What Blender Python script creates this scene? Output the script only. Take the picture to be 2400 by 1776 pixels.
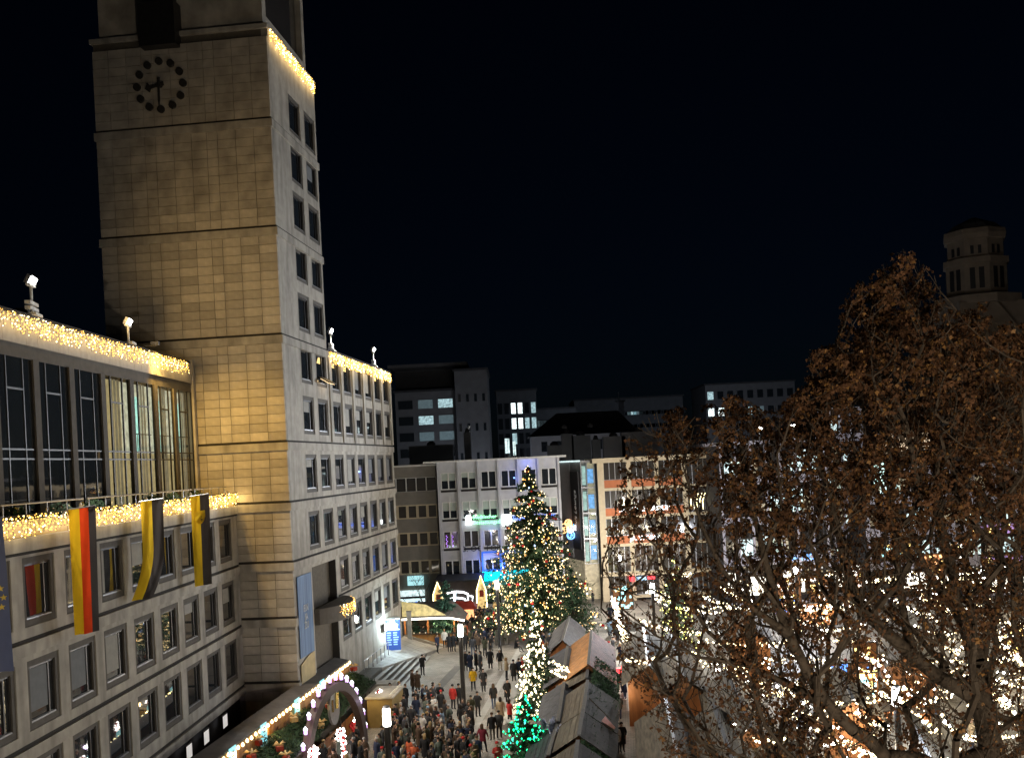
import bpy, bmesh, math, random
from mathutils import Vector, Matrix
import numpy as np
random.seed(7)
RAD = math.radians
sc = bpy.context.scene
for o in list(bpy.data.objects): bpy.data.objects.remove(o)
COL = sc.collection

# ------------------------------------------------------------------ camera
CAM_H = 17.0; FOC = 2400.0; PPY = 1083.06; ROLL = RAD(-2.81425)
cam_d = bpy.data.cameras.new('camera'); cam = bpy.data.objects.new('camera', cam_d); COL.objects.link(cam)
cr, sr = math.cos(ROLL), math.sin(ROLL)
cam.matrix_world = Matrix(((cr, -sr, 0, 0), (0, 0, -1, 0), (sr, cr, 0, CAM_H), (0, 0, 0, 1)))
cam_d.sensor_width = 36; cam_d.lens = 36; cam_d.shift_y = (PPY - 888) / 2400
cam_d.clip_start = 0.5; cam_d.clip_end = 5000
sc.camera = cam

# ------------------------------------------------------------------ night sky
w = bpy.data.worlds.new('World'); sc.world = w; w.use_nodes = True
nt = w.node_tree; nt.nodes.clear()
sky = nt.nodes.new('ShaderNodeTexSky'); sky.sky_type = 'NISHITA'; sky.sun_disc = False
sky.sun_elevation = RAD(12); sky.sun_rotation = RAD(200); sky.air_density = 1.0; sky.dust_density = 0.4; sky.ozone_density = 4.0
bgd = nt.nodes.new('ShaderNodeBackground'); bgd.inputs[1].default_value = 0.00046
wo = nt.nodes.new('ShaderNodeOutputWorld')
tint = nt.nodes.new('ShaderNodeVectorMath'); tint.operation = 'MULTIPLY'; tint.inputs[1].default_value = (0.50, 0.66, 1.0)
nt.links.new(sky.outputs[0], tint.inputs[0]); nt.links.new(tint.outputs[0], bgd.inputs[0]); nt.links.new(bgd.outputs[0], wo.inputs[0])

# ------------------------------------------------------------------ view, sampling
sc.view_settings.view_transform = 'Standard'; sc.view_settings.look = 'None'
sc.view_settings.exposure = 0.25; sc.view_settings.gamma = 1.0
sc.render.engine = 'CYCLES'
sc.cycles.max_bounces = 4; sc.cycles.diffuse_bounces = 2; sc.cycles.glossy_bounces = 2
sc.cycles.transmission_bounces = 2; sc.cycles.transparent_max_bounces = 4
sc.cycles.sample_clamp_indirect = 2.0; sc.cycles.sample_clamp_direct = 0.0
sc.cycles.caustics_reflective = False; sc.cycles.caustics_refractive = False
try:
    sc.cycles.use_denoising = True; sc.cycles.denoiser = 'OPENIMAGEDENOISE'
except Exception: pass

# ------------------------------------------------------------------ pixel <-> place helpers (photo pixels, 2400 wide)
R3 = np.array([[cr, 0, sr], [sr, 0, -cr], [0, 1, 0]])
def ray(u, v):
    d = R3.T @ np.array([(u - 1200) / FOC, (v - PPY) / FOC, 1.0]); return d / d[1]
def at(u, v, Y):
    d = ray(u, v); return Vector((d[0] * Y, Y, CAM_H + d[2] * Y))
def gp(u, v, z=0.0):
    d = ray(u, v); t = (z - CAM_H) / d[2]; return Vector((d[0] * t, t, z))

# ------------------------------------------------------------------ mesh builder
class MB:
    def __init__(s): s.v = []; s.f = []; s.m = []
    def add(s, vs, fs, m=0):
        b = len(s.v); s.v.extend([tuple(p) for p in vs]); s.f.extend([tuple(i + b for i in f) for f in fs]); s.m.extend([m] * len(fs)); return s
    def box(s, x0, x1, y0, y1, z0, z1, m=0):
        return s.add([(x0,y0,z0),(x1,y0,z0),(x1,y1,z0),(x0,y1,z0),(x0,y0,z1),(x1,y0,z1),(x1,y1,z1),(x0,y1,z1)],
              [(0,3,2,1),(4,5,6,7),(0,1,5,4),(1,2,6,5),(2,3,7,6),(3,0,4,7)], m)
    def quad(s, a, b, c, d, m=0): return s.add([a, b, c, d], [(0,1,2,3)], m)
    def slab(s, poly, h, m=0):
        """polygon of 3D points (planar) thickened along vector h"""
        n = len(poly); h = Vector(h); p2 = [Vector(p) + h for p in poly]
        return s.add(list(map(tuple, poly)) + list(map(tuple, p2)),
            [tuple(range(n))[::-1], tuple(range(n, 2 * n))] + [(i, (i+1) % n, n + (i+1) % n, n + i) for i in range(n)], m)
    def obox(s, c, ax, ay, az, m=0):
        """box from centre and three half-axis vectors"""
        c, ax, ay, az = map(Vector, (c, ax, ay, az))
        vs = [c + ax*i + ay*j + az*k for k in (-1,1) for (i, j) in ((-1,-1),(1,-1),(1,1),(-1,1))]
        return s.add(vs, [(0,3,2,1),(4,5,6,7),(0,1,5,4),(1,2,6,5),(2,3,7,6),(3,0,4,7)], m)
    def tube(s, pts, rads, n=6, m=0, cap=True):
        pts = [Vector(p) for p in pts]
        if not isinstance(rads, (list, tuple)): rads = [rads] * len(pts)
        b = len(s.v); up = Vector((0.12, 0.05, 1)).normalized()
        for i, p in enumerate(pts):
            t = (pts[min(i+1, len(pts)-1)] - pts[max(i-1, 0)])
            if t.length < 1e-6: t = Vector((0,0,1))
            t.normalize(); a = t.cross(up)
            if a.length < 1e-3: a = t.cross(Vector((1,0,0)))
            a.normalize(); c = t.cross(a)
            for k in range(n):
                q = 2 * math.pi * k / n; s.v.append(tuple(p + (a * math.cos(q) + c * math.sin(q)) * rads[i]))
        for i in range(len(pts) - 1):
            for k in range(n):
                k2 = (k + 1) % n; s.f.append((b+i*n+k, b+i*n+k2, b+(i+1)*n+k2, b+(i+1)*n+k)); s.m.append(m)
        if cap:
            s.f.append(tuple(b + k for k in range(n))); s.m.append(m)
            e = b + (len(pts) - 1) * n; s.f.append(tuple(e + k for k in range(n))[::-1]); s.m.append(m)
        return s
    def lathe(s, prof, c=(0,0,0), n=12, m=0, sx=1, sy=1):
        b = len(s.v)
        for (r, z) in prof:
            for k in range(n):
                q = 2 * math.pi * k / n; s.v.append((c[0] + r*sx*math.cos(q), c[1] + r*sy*math.sin(q), c[2] + z))
        for i in range(len(prof) - 1):
            for k in range(n):
                k2 = (k+1) % n; s.f.append((b+i*n+k, b+i*n+k2, b+(i+1)*n+k2, b+(i+1)*n+k)); s.m.append(m)
        s.f.append(tuple(b + k for k in range(n))[::-1]); s.m.append(m)
        e = b + (len(prof)-1) * n; s.f.append(tuple(e + k for k in range(n))); s.m.append(m)
        return s
    def bulb(s, p, r, m=0, e=1.0):
        x, y, z = p
        return s.add([(x+r,y,z),(x-r,y,z),(x,y+r,z),(x,y-r,z),(x,y,z+r*e),(x,y,z-r*e)],
              [(0,2,4),(2,1,4),(1,3,4),(3,0,4),(2,0,5),(1,2,5),(3,1,5),(0,3,5)], m)
    def ring(s, x0, x1, z0, z1, wd, y0, y1, m=0, axis='y'):
        """rectangular frame in the x-z plane"""
        s.box(x0, x1, y0, y1, z0, z0+wd, m); s.box(x0, x1, y0, y1, z1-wd, z1, m)
        s.box(x0, x0+wd, y0, y1, z0+wd, z1-wd, m); s.box(x1-wd, x1, y0, y1, z0+wd, z1-wd, m); return s
    def mesh(s, name, mats, smooth=False):
        me = bpy.data.meshes.new(name); me.from_pydata(s.v, [], s.f)
        if not isinstance(mats, (list, tuple)): mats = [mats]
        for mt in mats: me.materials.append(mt)
        if len(mats) > 1: me.polygons.foreach_set('material_index', s.m)
        if smooth: me.polygons.foreach_set('use_smooth', [True] * len(me.polygons))
        me.update(); return me

def link(name, me, parent=None, loc=None, rotz=None):
    o = bpy.data.objects.new(name, me); COL.objects.link(o)
    if parent is not None: o.parent = parent
    if loc is not None: o.location = loc
    if rotz is not None: o.rotation_euler = (0, 0, rotz)
    return o
def part(name, mb, mats, parent, smooth=False, kind=None, label=None, loc=None):
    o = link(name, mb.mesh(name, mats, smooth), parent, loc)
    if kind: o['kind'] = kind
    if label: o['label'] = label
    return o
USED = {}
def tag(o, label, cat, group=None):
    o['label'] = label; o['category'] = cat
    if group: o['group'] = group
    return o
def thing(name, label, cat, loc=(0,0,0), rotz=0.0, group=None):
    o = bpy.data.objects.new(name, None); COL.objects.link(o); o.empty_display_size = 0.3
    o.location = loc; o.rotation_euler = (0, 0, rotz); return tag(o, label, cat, group)
def struct(name, mb, mats, parent=None):
    o = link(name, mb.mesh(name, mats), parent)
    if parent is None: o['kind'] = 'structure'
    return o
def copy_tree(o, parent=None, label=None, group=None, loc=None, rotz=None):
    c = o.copy(); COL.objects.link(c)
    if parent is not None: c.parent = parent
    if label: c['label'] = label
    if group: c['group'] = group
    if loc is not None: c.location = loc
    if rotz is not None: c.rotation_euler = (0, 0, rotz)
    for ch in KIDS.get(o.name, []): copy_tree(ch, c)
    return c
KIDS = {}
def kids(o):
    """remember the children of a prototype so copies are quick"""
    KIDS[o.name] = [c for c in bpy.data.objects if c.parent == o]
    for c in KIDS[o.name]: kids(c)
    return o

# ------------------------------------------------------------------ materials
def base_mat(name):
    m = bpy.data.materials.new(name); m.use_nodes = True; n = m.node_tree; p = n.nodes['Principled BSDF']; return m, n, p
def mat(name, col, rough=0.7, var=0.15, scale=4.0, bump=0.0, bscale=30.0, metal=0.0, spec=0.3, obj_var=0.0, coords='Object', stretch=None, dirt=0.0):
    m, n, p = base_mat(name); N = n.nodes; L = n.links
    tc = N.new('ShaderNodeTexCoord'); src = tc.outputs[coords]
    if stretch:
        mp = N.new('ShaderNodeMapping'); mp.inputs['Scale'].default_value = stretch; L.new(src, mp.inputs[0]); src = mp.outputs[0]
    nz = N.new('ShaderNodeTexNoise'); nz.inputs['Scale'].default_value = scale; nz.inputs['Detail'].default_value = 5; L.new(src, nz.inputs[0])
    rmp = N.new('ShaderNodeValToRGB'); e = rmp.color_ramp.elements
    e[0].position = 0.3; e[1].position = 0.72
    e[0].color = tuple(c * (1 - var) for c in col) + (1,); e[1].color = tuple(min(1, c * (1 + var)) for c in col) + (1,)
    L.new(nz.outputs[0], rmp.inputs[0]); out = rmp.outputs[0]
    if obj_var:
        oi = N.new('ShaderNodeObjectInfo'); mr = N.new('ShaderNodeMapRange'); mr.inputs[3].default_value = 1 - obj_var; mr.inputs[4].default_value = 1 + obj_var
        L.new(oi.outputs['Random'], mr.inputs[0]); mx = N.new('ShaderNodeVectorMath'); mx.operation = 'SCALE'; L.new(out, mx.inputs[0]); L.new(mr.outputs[0], mx.inputs['Scale']); out = mx.outputs[0]
    if dirt:
        n2 = N.new('ShaderNodeTexNoise'); n2.inputs['Scale'].default_value = 0.9; n2.inputs['Detail'].default_value = 8
        mp2 = N.new('ShaderNodeMapping'); mp2.inputs['Scale'].default_value = (1.3, 1.3, 0.25); L.new(tc.outputs[coords], mp2.inputs[0]); L.new(mp2.outputs[0], n2.inputs[0])
        r2 = N.new('ShaderNodeMapRange'); r2.inputs[1].default_value = 0.42; r2.inputs[2].default_value = 0.68; r2.inputs[3].default_value = 1.0; r2.inputs[4].default_value = 1 - dirt
        L.new(n2.outputs[0], r2.inputs[0]); mx = N.new('ShaderNodeVectorMath'); mx.operation = 'SCALE'; L.new(out, mx.inputs[0]); L.new(r2.outputs[0], mx.inputs['Scale']); out = mx.outputs[0]
    L.new(out, p.inputs['Base Color'])
    p.inputs['Roughness'].default_value = rough; p.inputs['Metallic'].default_value = metal; p.inputs['Specular IOR Level'].default_value = spec
    if bump:
        nb = N.new('ShaderNodeTexNoise'); nb.inputs['Scale'].default_value = bscale; nb.inputs['Detail'].default_value = 4; L.new(src, nb.inputs[0])
        b = N.new('ShaderNodeBump'); b.inputs['Strength'].default_value = bump; b.inputs['Distance'].default_value = 0.05; L.new(nb.outputs[0], b.inputs['Height']); L.new(b.outputs[0], p.inputs['Normal'])
    return m
def emit(name, col, strength, vary=0.0, sample=False):
    m, n, p = base_mat(name); N = n.nodes; L = n.links
    p.inputs['Base Color'].default_value = tuple(min(1, c * 0.6) for c in col) + (1,); p.inputs['Roughness'].default_value = 0.4
    p.inputs['Emission Color'].default_value = tuple(col) + (1,); p.inputs['Emission Strength'].default_value = strength
    if vary:
        tc = N.new('ShaderNodeTexCoord'); nz = N.new('ShaderNodeTexNoise'); nz.inputs['Scale'].default_value = 3.1; L.new(tc.outputs['Object'], nz.inputs[0])
        mr = N.new('ShaderNodeMapRange'); mr.inputs[1].default_value = 0.3; mr.inputs[2].default_value = 0.7; mr.inputs[3].default_value = strength * (1 - vary); mr.inputs[4].default_value = strength * (1 + vary)
        L.new(nz.outputs[0], mr.inputs[0]); L.new(mr.outputs[0], p.inputs['Emission Strength'])
    m.cycles.emission_sampling = 'FRONT_BACK' if sample else 'NONE'
    return m
def glass_mat(name, tint=(0.02, 0.025, 0.03), rough=0.03, spec=0.9):
    m, n, p = base_mat(name); N = n.nodes; L = n.links
    tc = N.new('ShaderNodeTexCoord'); nz = N.new('ShaderNodeTexNoise'); nz.inputs['Scale'].default_value = 0.7; L.new(tc.outputs['Object'], nz.inputs[0])
    b = N.new('ShaderNodeBump'); b.inputs['Strength'].default_value = 0.05; b.inputs['Distance'].default_value = 0.1; L.new(nz.outputs[0], b.inputs['Height']); L.new(b.outputs[0], p.inputs['Normal'])
    p.inputs['Base Color'].default_value = tint + (1,); p.inputs['Roughness'].default_value = rough
    p.inputs['Specular IOR Level'].default_value = spec; p.inputs['Coat Weight'].default_value = 0.6; p.inputs['Coat Roughness'].default_value = 0.02
    return m
def brick_mat(name, c1, c2, mortar, scale=1.0, bw=0.5, rh=0.25, msize=0.02, rough=0.8, coords='Object', rot=(0,0,0), bump=0.4):
    m, n, p = base_mat(name); N = n.nodes; L = n.links
    tc = N.new('ShaderNodeTexCoord'); mp = N.new('ShaderNodeMapping'); mp.inputs['Rotation'].default_value = rot; L.new(tc.outputs[coords], mp.inputs[0])
    br = N.new('ShaderNodeTexBrick'); br.inputs['Color1'].default_value = c1 + (1,); br.inputs['Color2'].default_value = c2 + (1,); br.inputs['Mortar'].default_value = mortar + (1,)
    br.inputs['Scale'].default_value = scale; br.inputs['Brick Width'].default_value = bw; br.inputs['Row Height'].default_value = rh; br.inputs['Mortar Size'].default_value = msize
    L.new(mp.outputs[0], br.inputs[0])
    nz = N.new('ShaderNodeTexNoise'); nz.inputs['Scale'].default_value = 0.6; nz.inputs['Detail'].default_value = 7; L.new(tc.outputs[coords], nz.inputs[0])
    mr = N.new('ShaderNodeMapRange'); mr.inputs[1].default_value = 0.3; mr.inputs[2].default_value = 0.7; mr.inputs[3].default_value = 0.75; mr.inputs[4].default_value = 1.2; L.new(nz.outputs[0], mr.inputs[0])
    mx = N.new('ShaderNodeVectorMath'); mx.operation = 'SCALE'; L.new(br.outputs[0], mx.inputs[0]); L.new(mr.outputs[0], mx.inputs['Scale'])
    L.new(mx.outputs[0], p.inputs['Base Color']); p.inputs['Roughness'].default_value = rough; p.inputs['Specular IOR Level'].default_value = 0.3
    b = N.new('ShaderNodeBump'); b.inputs['Strength'].default_value = bump; b.inputs['Distance'].default_value = 0.02; b.invert = True; L.new(br.outputs['Fac'], b.inputs['Height']); L.new(b.outputs[0], p.inputs['Normal'])
    return m

M = {}
M['stone'] = mat('stone', (0.40, 0.37, 0.32), 0.8, 0.16, 1.6, 0.25, 22, dirt=0.38)
M['stone_panel'] = mat('stone_panel', (0.42, 0.38, 0.32), 0.8, 0.16, 1.8, 0.25, 18, obj_var=0.2, dirt=0.1)
M['stone_panel_b'] = mat('stone_panel_b', (0.42, 0.38, 0.32), 0.8, 0.3, 0.9, 0.25, 18, dirt=0.12)
M['stone_joint'] = mat('stone_joint', (0.12, 0.105, 0.085), 0.9)
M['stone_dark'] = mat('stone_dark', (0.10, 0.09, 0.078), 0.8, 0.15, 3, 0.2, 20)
M['groove'] = mat('groove', (0.03, 0.027, 0.024), 0.9)
M['metal_dark'] = mat('metal_dark', (0.035, 0.033, 0.032), 0.4, 0.2, 6, metal=0.4)
M['metal_grey'] = mat('metal_grey', (0.3, 0.3, 0.31), 0.4, 0.15, 6, metal=0.7)
M['white_paint'] = mat('white_paint', (0.72, 0.71, 0.68), 0.5, 0.08, 3)
M['cream'] = mat('cream', (0.62, 0.52, 0.36), 0.7, 0.08, 2, dirt=0.1)
M['glass'] = glass_mat('glass')
M['glass_b'] = glass_mat('glass_b', (0.05, 0.045, 0.04), 0.06)
M['room_dark'] = mat('room_dark', (0.03, 0.028, 0.03), 0.9)
M['roof_felt'] = mat('roof_felt', (0.05, 0.05, 0.055), 0.9, 0.3, 1.5)
M['black'] = mat('black', (0.012, 0.012, 0.013), 0.6)
M['wood'] = mat('wood', (0.32, 0.13, 0.045), 0.6, 0.35, 3, 0.3, 20, stretch=(1, 1, 0.15))
M['wood_grey'] = mat('wood_grey', (0.12, 0.10, 0.075), 0.8, 0.4, 3, 0.35, 14, stretch=(0.3, 2.5, 2.5), obj_var=0.22)
M['wood_dark'] = mat('wood_dark', (0.045, 0.036, 0.028), 0.8, 0.35, 3, 0.3, 20, obj_var=0.2)
M['shingle_dark'] = mat('shingle_dark', (0.05, 0.05, 0.06), 0.7, 0.3, 4, 0.3, 12, obj_var=0.35)
M['shingle_orange'] = mat('shingle_orange', (0.42, 0.2, 0.075), 0.75, 0.25, 4, 0.3, 12, obj_var=0.2)
M['shingle_shaded'] = mat('shingle_shaded', (0.22, 0.085, 0.06), 0.75, 0.25, 4, 0.3, 12, obj_var=0.2)
M['fir'] = mat('fir', (0.03, 0.06, 0.028), 0.7, 0.45, 2.0, spec=0.2)
M['fir_blue'] = mat('fir_blue', (0.05, 0.12, 0.09), 0.7, 0.35, 2.0, spec=0.2)
M['bark'] = mat('bark', (0.065, 0.048, 0.033), 0.85, 0.4, 5, 0.5, 14)
M['leaf'] = mat('leaf', (0.105, 0.052, 0.026), 0.8, 0.55, 1.6, spec=0.1)
M['leaf_y'] = mat('leaf_y', (0.20, 0.10, 0.03), 0.6, 0.35, 0.9, spec=0.25)
# ================================================================== THE SETTING
A1, A2 = RAD(6.05177), RAD(1.09376)
D1 = Vector((math.sin(A1), math.cos(A1), 0)); N1 = Vector((math.cos(A1), -math.sin(A1), 0))
D2 = Vector((math.sin(A2), math.cos(A2), 0)); N2 = Vector((math.cos(A2), -math.sin(A2), 0))
C0 = Vector((-14.003, 64.0, 0)); J = Vector((-17.47, 64.37, 0))
RZ1 = math.pi/2 - A1; RZ2 = math.pi/2 - A2
def w1(s, out, z): return C0 + D1*s + N1*out + Vector((0,0,z))     # right wing / tower side plane
def w2(s, out, z): return J - D2*s + N2*out + Vector((0,0,z))      # left wing plane

# ground: one sheet to the horizon
M['paving'] = brick_mat('paving', (0.30, 0.275, 0.24), (0.21, 0.195, 0.17), (0.085, 0.078, 0.07), 1.0, 0.32, 0.18, 0.012, 0.55, rot=(0, 0, 0.11))
M['asphalt'] = mat('asphalt', (0.05, 0.05, 0.052), 0.85, 0.3, 3, 0.3, 40)
M['band'] = mat('band', (0.10, 0.095, 0.09), 0.6, 0.2, 3)
M['slab'] = mat('slab', (0.33, 0.32, 0.30), 0.6, 0.12, 2, 0.1, 20, obj_var=0.12)
g = MB(); g.quad((-2500,-300,-0.02), (2500,-300,-0.02), (2500,4000,-0.02), (-2500,4000,-0.02)); struct('ground', g, M['asphalt'])
g = MB(); g.quad((-60,20,0), (60,20,0), (60,175,0), (-60,175,0)); struct('plaza_paving', g, M['paving'])
# dark drainage bands and the low steps by the lit fir (raised market deck on the right)
def strip(name, a, b, wd, z, m):
    a, b = Vector(a), Vector(b); t = (b - a).normalized(); s = Vector((t.y, -t.x, 0)) * wd / 2
    mb = MB(); mb.slab([a - s, b - s, b + s, a + s], (0, 0, 0.004)); o = struct(name, mb, m); o.location.z = z; return o
strip('paving_band', gp(1010,1630), gp(1075,1560), 0.75, 0.004, M['band'])
strip('paving_band', gp(940,1720), gp(1010,1630), 0.75, 0.004, M['band'])
strip('paving_band', gp(1075,1770), gp(1222,1515), 0.5, 0.004, M['slab'])
# shallow steps at the edge of the market row
sp = thing('low_steps', 'low stone steps running along the plaza beside the lit fir', 'steps')
for k in range(3):
    a, b = gp(1150 + k*17, 1705 + k*3), gp(1232 + k*10, 1540); t = (b-a).normalized(); s = Vector((t.y, -t.x, 0))
    mb = MB(); mb.slab([a, b, b + s*(1.6 - 0.5*k), a + s*(1.6 - 0.5*k)], (0,0,0.14*(k+1))); part('step', mb, M['slab'], sp)
# town-hall terrace with slabs and steps
TZ = 1.5
mb = MB(); tp = [w1(-0.3,0,0), w1(16.2,0,0), w1(16.2,1.35,0), w1(-0.3,1.35,0)]
mb.slab([(p.x,p.y,0.0) for p in tp][::-1], (0,0,TZ)); terrace = struct('terrace', mb, M['stone_dark'])
# beyond the steps the terrace slopes down to meet the plaza; slabs laid on that slope
edge = [(16.2,1.37,1.5),(19.2,1.75,1.22),(22.2,2.02,.94),(25.0,2.3,.66),(28.0,2.6,.38),(31.5,3.2,.02),(37,4.0,.02)]
def ramp(u, v):        # u along 0..1, v from wall 0 to edge 1
    k = u*(len(edge)-1); i = min(int(k), len(edge)-2); f = k-i; e = [edge[i][q]*(1-f) + edge[i+1][q]*f for q in range(3)]
    return w1(e[0], e[1]*v + .0, 1.5*(1-v) + e[2]*v if e[0] < 31.5 else (1.5*(1-v)+e[2]*v)*max(0,(37-e[0])/5.5))
for i in range(14):
    for j in range(3):
        g_ = .006; uu = [(i+g_*3)/14, (i+1-g_*3)/14]; vv = [(j+g_*2)/3, (j+1-g_*2)/3]
        mb = MB(); mb.slab([ramp(uu[0],vv[0]), ramp(uu[0],vv[1]), ramp(uu[1],vv[1]), ramp(uu[1],vv[0])][::-1], (0,0,.02+.004*random.random())); part('slab', mb, M['slab'], terrace)
mb = MB(); n_ = 24
mb.add([ramp(i/n_, v) - Vector((0,0,.01)) for v in (0,1) for i in range(n_+1)], [(i, i+1, n_+2+i, n_+1+i) for i in range(n_)]); part('slope_bed', mb, M['stone_dark'], terrace)
mb = MB(); mb.add([ramp(i/n_, 1) for i in range(n_+1)] + [Vector((ramp(i/n_,1).x, ramp(i/n_,1).y, -.01)) for i in range(n_+1)], [(i, i+1, n_+2+i, n_+1+i) for i in range(n_)]); part('slope_edge', mb, M['slab'], terrace)
near = [12.6, 12.4, 12.0, 13.0, 14.6]; outs = [1.37, 1.75, 2.02, 2.3, 2.6, 2.95]
for k in range(5):     # steps descend to the plaza, parallel to the facade
    zt = TZ - 0.28*(k+1); a_, b_ = near[k], edge[min(k+1,4)][0]
    mb = MB(); mb.slab([w1(a_, outs[k], 0), w1(b_, outs[k], 0), w1(b_, outs[k+1], 0), w1(a_, outs[k+1], 0)][::-1], (0,0,max(.04,zt))); part('step', mb, M['slab'], terrace)
    mb = MB(); mb.slab([w1(a_, outs[k]+.012, zt+.002), w1(edge[k][0], outs[k]+.012, zt+.002), w1(edge[k][0], outs[k]+.003, zt+.002), w1(a_, outs[k]+.003, zt+.002)], (0,0,0.25)); part('riser', mb, M['metal_dark'], terrace)
mb = MB(); mb.slab([w1(10.9,1.4,0), w1(12.3,1.4,0), w1(12.3,3.4,0), w1(10.9,3.4,0)][::-1], (0,0,1.35)); part('cheek_wall', mb, M['stone'], terrace)

# ================================================================== TOWN HALL
# ---- window prototypes -------------------------------------------------------
def window_proto(name, w, h, glass):
    """local: x 0..w along wall, -y outward, z 0..h; recessed surround, frame, pane"""
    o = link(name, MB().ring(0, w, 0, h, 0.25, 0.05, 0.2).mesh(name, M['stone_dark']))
    f = MB(); f.ring(0.25, w-0.25, 0.25, h-0.25, 0.09, 0.12, 0.22); f.box(w-0.72, w-0.62, 0.12, 0.22, 0.34, h-0.34); part('frame', f, M['metal_dark'], o)
    s = MB(); s.box(0.26, w-0.26, 0.07, 0.119, 0.252, 0.30); part('sill', s, M['metal_grey'], o)
    p = MB(); p.box(0.30, w-0.30, 0.175, 0.195, 0.30, h-0.30); part('pane', p, glass, o)
    return kids(o)
WIN = window_proto('window', 2.5, 2.55, M['glass'])
M['roller'] = mat('roller', (.30,.29,.26), .8, .1, 3); M['roller_b'] = mat('roller_b', (.16,.17,.18), .8, .1, 3)
WR = random.Random(88)
def put_window(parent, x, z, first=[True]):
    o = put_window_(parent, x, z, first); q = WR.random()
    if q < .34:      # roller blind or curtain behind the glass line, different in each window
        hb = WR.uniform(.3, 1.7); b_ = MB(); b_.box(.36, 1.76, .150, .172, 2.19-hb, 2.19); part('blind', b_, M['roller'] if q < .2 else M['roller_b'], o)
    elif q < .46:
        b_ = MB(); b_.box(.36, .36+WR.uniform(.2,.55), .150, .172, .36, 2.19); part('curtain', b_, M['roller'], o)
    return o
def put_window_(parent, x, z, first):
    if first[0]:
        first[0] = False; WIN.parent = parent; WIN.location = (x, 0, z); return WIN
    return copy_tree(WIN, parent, loc=(x, 0, z))

def wall_with_holes(mb, x0, x1, z0, z1, xs, wd, zs, ht, y0=0.0, y1=0.34):
    """bands and piers around a grid of window openings (all butt-jointed)"""
    zc = z0
    for z in sorted(zs):
        mb.box(x0, x1, y0, y1, zc, z); xc = x0
        for x in sorted(xs):
            mb.box(xc, x, y0, y1, z, z+ht); xc = x + wd
        mb.box(xc, x1, y0, y1, z, z+ht); zc = z + ht
    mb.box(x0, x1, y0, y1, zc, z1)

# ---- left wing ---------------------------------------------------------------
LW = thing('town_hall_wing', 'low stone town hall wing with glazed council hall above flag terrace', 'building', J, RZ2)
S0 = [-(3.70 + 3.345*k) for k in range(9)]           # x of each window's near edge (x = -s)
XL = -37.0
mb = MB(); wall_with_holes(mb, XL, -0.02, 3.9, 14.62, S0, 2.5, [4.55, 8.07, 11.84], 2.55); part('wall', mb, M['stone'], LW)
mb = MB(); mb.box(XL, -0.02, 0.5, 6, 0, 3.9); mb.box(XL, -0.02, 0.345, 0.5, 0, 14.62); part('core', mb, M['room_dark'], LW)
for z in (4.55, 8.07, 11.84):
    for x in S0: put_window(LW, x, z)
mb = MB(); mb.box(XL, 0.0, -0.14, 0.0, 14.62, 15.14); mb.box(XL, 0.0, 0.0, 2.2, 14.62, 15.12); part('parapet', mb, M['stone'], LW)
for z in (11.40, 7.63, 3.90):
    mb = MB(); mb.box(XL, -0.02, -0.10, 0.0, z-0.55, z-0.09); part('cornice', mb, M['stone'], LW)
    mb = MB(); mb.box(XL, -0.02, -0.012, 0.0, z-0.09, z+0.05); part('groove', mb, M['groove'], LW)  # flat dark strip, the shadow gap's shade put into its colour
mb = MB(); mb.box(XL, -0.02, -0.05, 0.0, 14.50, 14.615); part('groove', mb, M['groove'], LW)  # dark strip under the parapet, shade put in as colour
# garland fascia behind the parapet lights
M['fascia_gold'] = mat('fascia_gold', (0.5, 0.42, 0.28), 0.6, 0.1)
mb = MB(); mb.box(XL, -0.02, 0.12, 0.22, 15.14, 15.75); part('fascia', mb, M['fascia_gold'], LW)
# upper glazed hall, set back (plane through the roof edge)
yb = 2.33
mb = MB(); mb.box(XL, 0.0, yb, yb+7, 24.15, 24.3); mb.box(XL, -0.3, yb+0.25, yb+7, 23.9, 24.15); part('roof', mb, M['roof_felt'], LW)
M['fascia'] = mat('fascia', (0.36, 0.33, 0.29), 0.6, 0.12, 3, 0.15, 20)
x = XL; k = 0
while x < -0.35:          # fascia boards, each its own panel
    x1 = min(x + 0.98, -0.35); mb = MB(); mb.box(x+0.006, x1-0.006, yb-0.04-0.004*(k % 3), yb+0.24, 22.92, 24.13); part('fascia_panel', mb, M['fascia'], LW); x = x1; k += 1
mb = MB(); mb.box(XL, -0.35, yb+0.04, yb+0.3, 22.35, 22.92); part('lintel', mb, M['stone_dark'], LW)
mb = MB(); mb.box(-0.35, 0.0, yb-0.12, yb+0.4, 15.1, 24.4); part('end_pier', mb, M['stone'], LW)
PIL = [-20.85 - 3.4*k for k in (4,3,2,1)] + [-20.85, -17.45, -14.0, -10.35, -6.85, -3.75]
for xp in PIL:
    mb = MB(); mb.box(xp, xp+0.5, yb-0.06, yb+0.14, 15.1, 22.35); part('pillar', mb, M['stone_dark'], LW)
mb = MB(); mb.box(XL, -.36, yb+0.0, yb+0.25, 15.1, 15.5); part('plinth', mb, M['stone_dark'], LW)
M['hall_wall'] = mat('hall_wall', (0.05, 0.045, 0.045), 0.9)
mb = MB(); mb.box(XL, 0, 6.6, 6.7, 15.1, 23.9); mb.box(XL, 0, yb+0.8, 6.6, 15.1, 15.2); part('hall_back', mb, M['hall_wall'], LW)
M['lit_room'] = emit('lit_room', (0.80, 0.78, 0.58), 0.62, 0.4)
M['lit_room_warm'] = emit('lit_room_warm', (0.75, 0.60, 0.30), 0.42, 0.3)
M['lit_teal'] = emit('lit_teal', (0.45, 0.90, 0.80), 0.95, 0.3)
M['curtain'] = emit('curtain', (0.55, 0.50, 0.36), 0.22, 0.3)  # curtains emit, room light through them put into the material
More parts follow.
